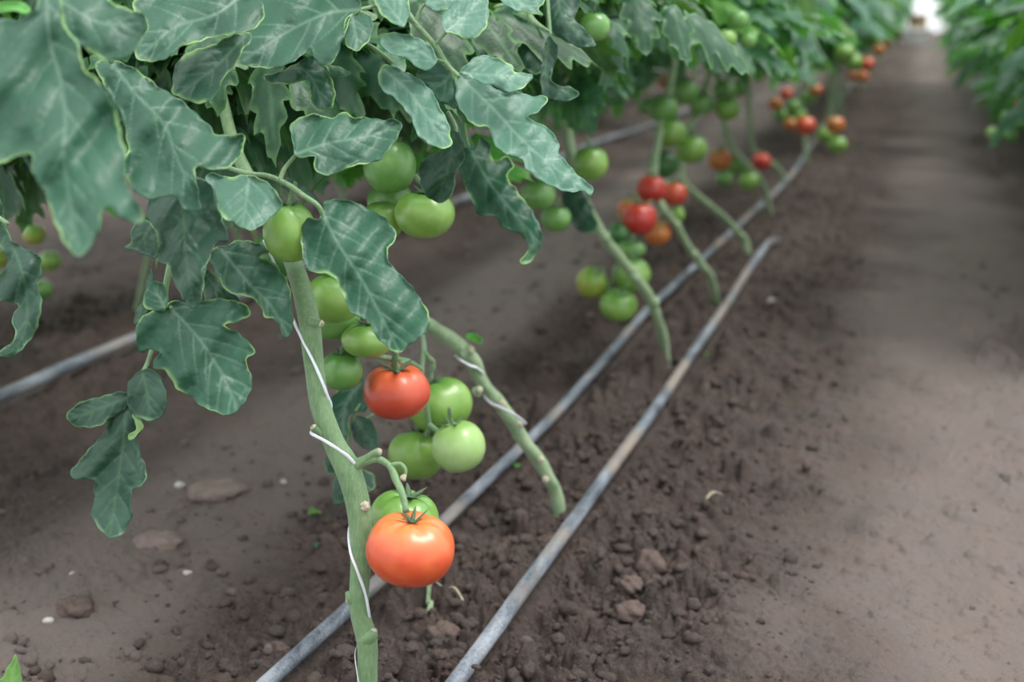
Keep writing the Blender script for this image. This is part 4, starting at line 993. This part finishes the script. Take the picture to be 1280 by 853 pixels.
def tomato(px, py, rx, d=None, ry=None, mat='green', kind='smooth', label='', group=None, tilt=(0, 0), rot=None, stalk=True, calyx=True):
    ry = ry or rx*.93
    if d is None: d = FPX*.033/rx
    R = rx*DD(d)/FPX; v = rnd.randrange(2)
    key = (kind, v, mat)
    if key not in _tm_cache:
        me = TME[kind, v].copy(); me.materials.clear(); me.materials.append(TM[mat]); _tm_cache[key] = me
    o = bpy.data.objects.new('tomato', _tm_cache[key]); COL.objects.link(o)
    o.location = Vector(P(px, py, d)); o.scale = (R, R, R*ry/rx*1.06)
    o.rotation_euler = (math.radians(tilt[0]), math.radians(tilt[1]), rot if rot is not None else rnd.random()*6.3)
    tag(o, label, 'tomato', group)
    if calyx:
        c = bpy.data.objects.new('calyx', CAL[v]); COL.objects.link(c); c.parent = o
    if stalk:
        c = bpy.data.objects.new('stalk', STK[v]); COL.objects.link(c); c.parent = o
    return o
GA = 'tomatoes on the nearest plant'
tomato(513, 686, 56, 1.10, 46, 'orange', 'flat', 'large orange-red ripening tomato hanging lowest in front', GA, (4, 3), 0.6, stalk=False)
tomato(505, 651, 44, 1.165, 40, 'green', 'lobed', 'green tomato mostly hidden behind the large orange-red one', GA, (8, 10), 1.0, stalk=False)
GB = 'tomatoes on the truss behind the main stem'
tomato(496, 489, 42, 1.40, 35, 'red', 'flat', 'ripe orange-red tomato below the big drooping crinkled leaf', GB, (0, -4), 2.0)
tomato(427, 463, 26, 1.36, 25, 'mid', 'smooth', 'small dark green tomato with curled calyx right of the main stem', GB, (0, 0), .4)
tomato(551, 506, 40, 1.62, 35, 'green', 'lobed', 'glossy light green tomato to the right of the red one', GB, (-6, -22), .2)
tomato(520, 569, 35, 1.62, 32, 'green', 'lobed', 'green tomato at lower left of the three-fruit cluster', GB, (-10, 26), 1.4)
tomato(573, 558, 34, 1.54, 33, 'pale', 'smooth', 'pale green tomato with small scar, lowest right of its cluster', GB, (-12, 10), 2.2)
tomato(460, 424, 33, 1.34, 23, 'green', 'flat', 'green tomato peeking out below the drooping crinkled leaf', GB, (0, 0), 3)
tomato(418, 372, 36, 1.30, 32, 'green', 'smooth', 'green tomato directly behind the drooping leaf beside the main stem', GB)
tomato(417, 395, 34, 1.37, 30, 'mid', 'smooth', 'green tomato wedged below another behind the drooping leaf', GB, calyx=False, stalk=False)
tomato(362, 290, 33, 1.135, 39, 'green', 'smooth', 'tall green tomato beside the top of the main stem', GB)
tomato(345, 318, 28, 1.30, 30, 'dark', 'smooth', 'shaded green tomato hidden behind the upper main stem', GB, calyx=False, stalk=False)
tomato(487, 207, 33, 1.40, 35, 'mid', 'smooth', 'green tomato hanging under the upper middle leaves', GB)
tomato(531, 267, 37, 1.38, 31, 'green', 'flat', 'large round green tomato in the open, right of the drooping leaf', GB)
tomato(488, 252, 29, 1.48, 27, 'mid', 'smooth', 'green tomato between two larger ones above the drooping leaf', GB, calyx=False)
tomato(478, 276, 26, 1.42, 26, 'green', 'smooth', 'green tomato partly covered by the drooping leaf edge', GB, calyx=False, stalk=False)
GC = 'tomatoes beyond the bright lobed leaf'
tomato(743, 33, 20, 1.62, 19, 'mid', 'smooth', 'green tomato at the top above the dark curled leaf', GC)
tomato(738, 204, 22, 2.35, 22, 'green', 'smooth', 'round green tomato just right of the bright lobed leaf tip', GC)
tomato(673, 243, 22, 2.2, 20, 'mid', 'smooth', 'green tomato just left below the bright lobed leaf', GC)
tomato(695, 273, 19, 2.3, 17, 'mid', 'smooth', 'smaller green tomato lowest below the bright lobed leaf', GC)
GD = 'tomatoes around the third and fourth stems'
tomato(814, 236, 19, 3.0, 18, 'deepred', 'smooth', 'upper left red tomato of the red trio', GD)
tomato(799, 273, 22, 2.9, 21, 'deepred', 'smooth', 'largest red tomato, lower left of the red trio', GD)
tomato(843, 242, 16, 3.2, 15, 'red', 'smooth', 'smallest red tomato, right in the red trio', GD)
tomato(822, 291, 17, 3.1, 16, 'breaker', 'smooth', 'brownish orange turning tomato under the red trio', GD)
tomato(847, 268, 9, 3.2, 11, 'green', 'smooth', 'tiny green tomato right of the red trio', GD, calyx=False)
tomato(786, 262, 15, 3.1, 14, 'breaker', 'smooth', 'turning tomato peeping out behind the red trio', GD, calyx=False)
tomato(740, 353, 20, 2.62, 20, 'yellow', 'smooth', 'yellow-green tomato at the left of the low green four', GD, (-20, 30))
tomato(789, 343, 24, 2.62, 22, 'green', 'smooth', 'bright green tomato behind the third stem', GD)
tomato(773, 381, 24, 2.60, 20, 'green', 'smooth', 'flattened green tomato, lowest of the low green four', GD, (-20, -10))
tomato(789, 312, 18, 2.75, 12, 'mid', 'smooth', 'flat green tomato on top of the low green four', GD)
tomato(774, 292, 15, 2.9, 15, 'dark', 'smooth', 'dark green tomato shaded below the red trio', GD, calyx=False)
GE = 'green tomatoes of the middle distance clusters'
for (x, y, r, m, lab, d) in [
    (829, 136, 19, 'mid', 'green tomato on top left of the stacked green cluster', 3.3), (838, 166, 20, 'green', 'green tomato second down in the stacked green cluster', 3.3),
    (864, 186, 20, 'green', 'green tomato at lower right of the stacked green cluster', 3.35), (829, 205, 20, 'dark', 'dark shaded green tomato below the stacked green cluster', 3.45),
    (856, 114, 18, 'mid', 'pale-topped green tomato above the stacked green cluster', 3.5), (877, 130, 16, 'mid', 'green tomato between the stacked cluster and the upper right pair', 3.7),
    (905, 113, 15, 'mid', 'upper green tomato of the pair right of the stacked cluster', 3.9), (909, 136, 16, 'green', 'lower round green tomato of the pair right of the stacked cluster', 3.7),
    (922, 111, 11, 'mid', 'small green tomato at the right end of the upper green cluster', 4.2), (831, 102, 9, 'red', 'tiny reddish tomato above the stacked green cluster', 4.6),
    (808, 133, 11, 'mid', 'small green tomato left behind the stacked green cluster', 3.8),
    (900, 199, 15, 'breaker', 'half red half green tomato behind the sixth stem', 4.3), (921, 207, 13, 'mid', 'green tomato right of the half red one', 4.4),
    (906, 223, 11, 'mid', 'small green tomato hanging below the half red one', 4.3), (936, 226, 13, 'green', 'green tomato lowest beside the sixth stem', 4.2),
    (952, 202, 12, 'deepred', 'single small bright red tomato right of the sixth stem', 4.7)]:
    tomato(x, y, r, d, None, m, 'smooth', lab, GE, calyx=r > 12)
GF = 'small tomatoes of the cluster at the bent hose'
for (x, y, r, m, lab) in [
    (983, 117, 8, 'red', 'tiny red tomato at the top of the far mixed cluster'), (969, 129, 9, 'breaker', 'orange tomato at the left edge of the far mixed cluster'),
    (976, 143, 10, 'mid', 'small green tomato at lower left of the far mixed cluster'), (992, 133, 10, 'mid', 'green tomato in the middle of the far mixed cluster'),
    (988, 155, 9, 'breaker', 'brownish tomato under the far mixed cluster'), (1007, 157, 13, 'red', 'bright orange tomato at the centre of the far mixed cluster'),
    (1000, 145, 10, 'green', 'green tomato just behind the bright orange one'), (1011, 122, 10, 'mid', 'small green tomato above the bright orange one'),
    (1020, 112, 8, 'breaker', 'tiny orange tomato above right in the far mixed cluster'), (1044, 156, 12, 'breaker', 'brownish orange tomato at the right of the far mixed cluster'),
    (1031, 168, 11, 'green', 'light green tomato below the brownish orange one'), (1047, 181, 12, 'green', 'light green tomato lowest right in the far mixed cluster')]:
    tomato(x, y, r, FPX*.030/r if r > 9 else 5.3, None, m, 'smooth', lab, GF, calyx=False, stalk=False)
GH = 'blurred tomatoes hanging high along the middle row'
for (x, y, r, m, lab, d) in [
    (923, 24, 13, 'mid', 'upper one of two pale green tomatoes high in the foliage', 2.3), (908, 48, 13, 'green', 'lower one of two pale green tomatoes high in the foliage', 2.3), (935, 50, 11, 'mid', 'green tomato right behind the high pale pair', 2.4),
    (1056, 66, 13, 'green', 'light green tomato at the foliage edge by the aisle', 4.6), (1067, 77, 11, 'green', 'second light green tomato touching the one at the foliage edge', 4.7),
    (1084, 80, 9, 'red', 'small orange tomato just right of the light green pair', 6.0), (1078, 95, 8, 'breaker', 'small brownish tomato below the light green pair', 6.0), (1066, 95, 7, 'breaker', 'tiny turning tomato left below the light green pair', 6.2),
    (1098, 62, 8, 'breaker', 'tiny orange tomato far up the foliage edge', 7.5), (1094, 50, 8, 'mid', 'tiny green tomato far up the foliage edge', 7.8), (1120, 42, 8, 'green', 'farthest tiny green tomato beside the aisle', 9.0), (1108, 52, 6, 'breaker', 'tiny brownish tomato between the farthest ones', 8.5)]:
    tomato(x, y, r, d, None, m, 'smooth', lab, GH, calyx=False, stalk=False)
GL = 'tomatoes of the left row'
for (x, y, r, m, lab, d) in [
    (62, 326, 14, 'green', 'upper right green tomato at the left edge cluster', 3.0), (52, 362, 14, 'mid', 'lower green tomato at the left edge cluster', 3.0), (43, 293, 14, 'yellow', 'yellowish green tomato topmost in the left edge cluster', 3.0), (3, 350, 14, 'green', 'green tomato cut off by the left edge', 3.0), (-2, 322, 14, 'yellow', 'yellow tomato at the left border behind the curled leaf', 3.0)]:
    tomato(x, y, r, d, None, m, 'smooth', lab, GL, calyx=False)
GR = 'small green tomatoes of the right row'
for (x, y, r, m, lab, d) in [
    (1242, 166, 9, 'pale', 'pale green tomato lowest in the right row cluster', 5.6), (1260, 148, 11, 'mid', 'green tomato on top of the right row cluster', 5.6), (1262, 169, 10, 'mid', 'green tomato at lower right of the right row cluster', 5.6),
    (1278, 130, 9, 'breaker', 'brownish tomato at the right edge above the cluster', 5.8), (1275, 155, 10, 'mid', 'green tomato at the right edge beside the cluster', 5.7)]:
    tomato(x, y, r, d*.74, None, m, 'smooth', lab, GR, calyx=False, stalk=False)

c = [q for q in bpy.data.objects if q.get('label', '').startswith('large orange-red ripening')][0]
for ch in c.children: ch.scale = (.55, .55, 1.0); ch.location = (0, 0, -.02)
# stalks of the trusses
def truss(plant, L, r=.0028, mat='stem'):
    mb = MB()
    for l in L: mb.tube([P(a, b, d) for a, b, d in l], r, 8, 0, True, .06, 4)
    mb.build('truss_stalk', [M[mat]], plant)
truss(p2, [[(520, 395, 1.80), (528, 420, 1.66), (530, 440, 1.56), (527, 465, 1.52), (531, 500, 1.55), (536, 530, 1.57), (533, 545, 1.58)], [(536, 530, 1.57), (548, 540, 1.55), (556, 545, 1.54)], [(530, 440, 1.56), (535, 446, 1.54), (541, 452, 1.53)], [(527, 462, 1.52), (510, 452, 1.45), (500, 455, 1.42)], [(512, 452, 1.47), (470, 445, 1.40), (440, 436, 1.38)]], .0030)
truss(p3, [[(762, 305, 2.49), (772, 330, 2.55), (765, 350, 2.58), (758, 362, 2.6)], [(772, 330, 2.55), (780, 320, 2.6)]])
truss(p4, [[(826, 256, 3.05), (820, 250, 3.0), (806, 255, 2.95)], [(822, 250, 3.0), (835, 225, 3.1)]])
truss(p5, [[(852, 215, 3.62), (848, 180, 3.5), (845, 150, 3.4), (842, 120, 3.4)], [(848, 175, 3.5), (870, 150, 3.6), (890, 125, 3.7)]])

# ------------------------------------------------------------------ odds and ends on the soil
def clod(px, py, r, label, mat='stone', sq=(1.2, 1, .55), seed=1, name='earth_clod', cat='clod', group=None):
    p = GS(px, py); p = np.array([p[0], p[1], gz(p[0], p[1])+r*sq[2]*.35])
    rs = np.random.RandomState(seed); nu, nv_ = 26, 16; V = []; F = []
    for i in range(nv_+1):
        t = math.pi*i/nv_
        for k in range(nu):
            a = 2*math.pi*k/nu; n_ = np.array([math.sin(t)*math.cos(a), math.sin(t)*math.sin(a), math.cos(t)])
            q = 1+.22*vnoise(n_[0:1]*2.2+n_[2]*1.7+5, n_[1:2]*2.2+seed+9, seed)[0]+.10*vnoise(n_[0:1]*6+n_[2]*5+5, n_[1:2]*6+seed+9, seed)[0]+.05*vnoise(n_[0:1]*15+n_[2]*12+5, n_[1:2]*15+9, seed)[0]+.08*math.sin(3*n_[0]+seed)*math.sin(3*n_[1]+seed*2)+.10*math.sin(7*n_[0]+5*n_[2]+seed)*math.sin(6*n_[1]-seed)+.05*math.sin(15*n_[0]+seed)*math.sin(14*n_[1])*math.sin(13*n_[2])
            V.append(p+n_*q*r*np.array(sq))
    for i in range(nv_):
        for k in range(nu): F.append((i*nu+k, (i+1)*nu+k, (i+1)*nu+(k+1) % nu, i*nu+(k+1) % nu))
    mb = MB(); mb.add(V, F); o = mb.build(name, [M[mat]], loc=Vector(p)); tag(o, label, cat, group)
GCl = 'larger earth clods lying on the soil'
clod(268, 617, .031, 'flat rounded reddish clod right of the hanging dark leaf', seed=2, sq=(1.3, 1, .4), group=GCl, mat='stone_pale')
clod(198, 681, .024, 'rounded clod just below right of the hanging dark leaf tip', seed=3, group=GCl, mat='stone_pale')
clod(95, 765, .017, 'small round clod at lower left of the soil', seed=4, sq=(1.2, 1, .7), group=GCl)
clod(812, 692, .021, 'large crumbly clod right of the near hose', seed=5, sq=(1.1, 1, .8), group=GCl)
clod(787, 735, .014, 'small round clod under the large crumbly one', seed=6, sq=(1.1, 1, .8), group=GCl)
clod(785, 757, .015, 'round clod casting shadow, lowest of the three near the hose', seed=7, sq=(1.2, 1, .8), group=GCl)
clod(683, 665, .014, 'pale crumbly clod beside the second stem foot', seed=8, sq=(1.1, 1, .7), group=GCl)
clod(553, 775, .017, 'round crumbly clod below the orange tomato', seed=9, sq=(1.2, 1, .75), group=GCl)
clod(345, 805, .012, 'dark clod left of the behind-stem hose at the bottom', seed=10, group=GCl)
def crumbs():
    rs = np.random.RandomState(44); t = (1+5**.5)/2
    ico = np.array([(-1, t, 0), (1, t, 0), (-1, -t, 0), (1, -t, 0), (0, -1, t), (0, 1, t), (0, -1, -t), (0, 1, -t), (t, 0, -1), (t, 0, 1), (-t, 0, -1), (-t, 0, 1)])/math.sqrt(1+t*t)
    fc = [(0, 11, 5), (0, 5, 1), (0, 1, 7), (0, 7, 10), (0, 10, 11), (1, 5, 9), (5, 11, 4), (11, 10, 2), (10, 7, 6), (7, 1, 8), (3, 9, 4), (3, 4, 2), (3, 2, 6), (3, 6, 8), (3, 8, 9), (4, 9, 5), (2, 4, 11), (6, 2, 10), (8, 6, 7), (9, 8, 1)]
    V = list(map(tuple, ico)); F = []; mid_ = {}
    def mp(a, b):
        k = (min(a, b), max(a, b))
        if k not in mid_:
            q = (np.array(V[a])+np.array(V[b]))/2; V.append(tuple(q/np.linalg.norm(q))); mid_[k] = len(V)-1
        return mid_[k]
    for a, b, c in fc:
        x, y, z = mp(a, b), mp(b, c), mp(c, a); F += [(a, x, z), (b, y, x), (c, z, y), (x, y, z)]
    V = np.array(V); F = np.array(F); n = 7500
    yy_ = 1.1+3.2*rs.rand(n)**1.8; kind = rs.rand(n)
    xx_ = np.where(kind < .86, -.46+.17*rs.randn(n), np.where(kind < .95, -1.0+.25*rs.randn(n), .30+.12*rs.randn(n)))
    xx_ = np.where((kind < .86) & (xx_ > -.08), xx_-.3, xx_)
    feet = [p2, p3, p4, p5, p6, p7]
    fx_ = np.concatenate([f.location.x+.016*rs.randn(70) for f in feet]); fy_ = np.concatenate([f.location.y+.020*rs.randn(70) for f in feet])
    xx_ = np.concatenate([xx_, fx_]); yy_ = np.concatenate([yy_, fy_]); kind = np.concatenate([kind, np.zeros(len(fx_))]); n = len(xx_)
    keep = near_hose(xx_, yy_) < .75; xx_, yy_, kind = xx_[keep], yy_[keep], kind[keep]; n = len(xx_)
    r_ = .0016+.0085*rs.rand(n)**3.4; r_ = np.where(near_hose(xx_, yy_) > .3, np.minimum(r_, .003), r_)
    z_ = soil(xx_, yy_)+r_*.25
    sq = .7+.6*rs.rand(n, 1, 3); sq[:, :, 2] *= .8; jit = 1+.38*(rs.rand(n, len(V), 1)-.5)
    VV = np.stack([xx_, yy_, z_], 1)[:, None]+V[None]*jit*sq*r_[:, None, None]
    FF = (F[None]+(np.arange(n)*len(V))[:, None, None]).reshape(-1, 3)
    me = mesh('soil_crumbs', VV.reshape(-1, 3).astype(np.float32), FF.tolist(), True)
    at = me.attributes.new('smoothness', 'FLOAT', 'POINT'); at.data.foreach_set('value', np.repeat(np.where(kind < .86, .15, .8), len(V)).astype(np.float32))
    o = link('soil_crumbs', me, [M['soil']]); tag(o, 'loose brown soil crumbs strewn over the planting beds', 'soil crumbs', kind='stuff')
crumbs()
GP = 'pale bits lying on the soil'
for i, (x, y, r, l) in enumerate([(225, 609, .009, 'whitish pebble left of the flat reddish clod'), (234, 717, .006, 'small pale pebble below the hanging dark leaf'), (278, 827, .006, 'pale pebble at the bottom left of the soil'), (61, 778, .006, 'small pale pebble near the small round clod'),
                                  (354, 608, .006, 'pale pebble just left of the main stem'), (785, 660, .004, 'white speck right of the near hose'), (91, 716, .005, 'pale bluish pebble in the left foreground'), (964, 383, .009, 'white scrap on the soil right of the hose end')]):
    clod(x, y, r*.8, l, 'pebble', (1.2, 1, .7), 20+i, 'pebble', 'pebble', GP)
def scrap(pts, r, label, name, cat, mat='dry', flat=.5):
    Q = []
    for (x, y, dz) in pts:
        p = GS(x, y); Q.append(np.array([p[0], p[1], gz(p[0], p[1])+dz]))
    mb = MB(); mb.tube(Q, r, 7, 0, True, .2, 3, flat); o = mb.build(name, [M[mat]], loc=Vector(Q[0])); tag(o, label, cat)
scrap([(879, 624, .004), (890, 621, .007), (903, 616, .005)], .0022, 'short pale stick on the soil right of the near hose', 'dry_stick', 'stick')
scrap([(541, 742, .006), (556, 738, .012), (568, 741, .010), (579, 748, .004)], .0016, 'thin curled dry stalk on the soil below the orange tomato', 'dry_stalk', 'dry stalk')
scrap([(533, 741, .010), (538, 745, .012), (535, 751, .007), (539, 756, .009), (536, 760, .004)], .0030, 'shrivelled greenish plant scrap below the orange tomato', 'plant_scrap', 'plant scrap', 'stem_dusty')
def fallen(px, py, w, mat, label, seed):
    p = GS(px, py); z = gz(p[0], p[1])+.006
    L = leaf_surface(np.array([(0, 0), (.3, .28), (.6, .33), (1, .05), (.7, -.25), (.35, -.3)])*w, np.array([(0, 0), (.5*w, 0), (w, .02*w)]), w/9, seed, 0, 3)
    V = np.stack([L['p'][:, 0]-w/2, L['p'][:, 1], .25*L['dm']+.003*np.sin(L['p'][:, 0]*200)], 1)
    me = mesh('fallen_leaf', V, L['F'], True, {'vein': np.exp(-(L['dm']/.001)**2), 'rim': np.zeros(len(V))})
    o = link('fallen_leaf', me, [M[mat]], None, Vector((p[0], p[1], z))); so = o.modifiers.new('t', 'SOLIDIFY'); so.thickness = .0006
    o.rotation_euler = (.3, 0, seed); tag(o, label, 'fallen leaf')
fallen(394, 650, .024, 'leaf_bright', 'small yellow-green fallen leaf on soil left of the main stem', 1)
fallen(644, 575, .022, 'leaf_bright', 'small bright green leaf scrap lying on the hose', 2)
fallen(738, 535, .020, 'leaf_bright', 'tiny fallen leaf between the two hoses', 3)
fallen(886, 437, .022, 'leaf_bright', 'tiny green leaf just right of the near hose in the distance', 4)
fallen(397, 690, .016, 'leaf_dark', 'dark green leaf scrap on soil beside the main stem', 5)
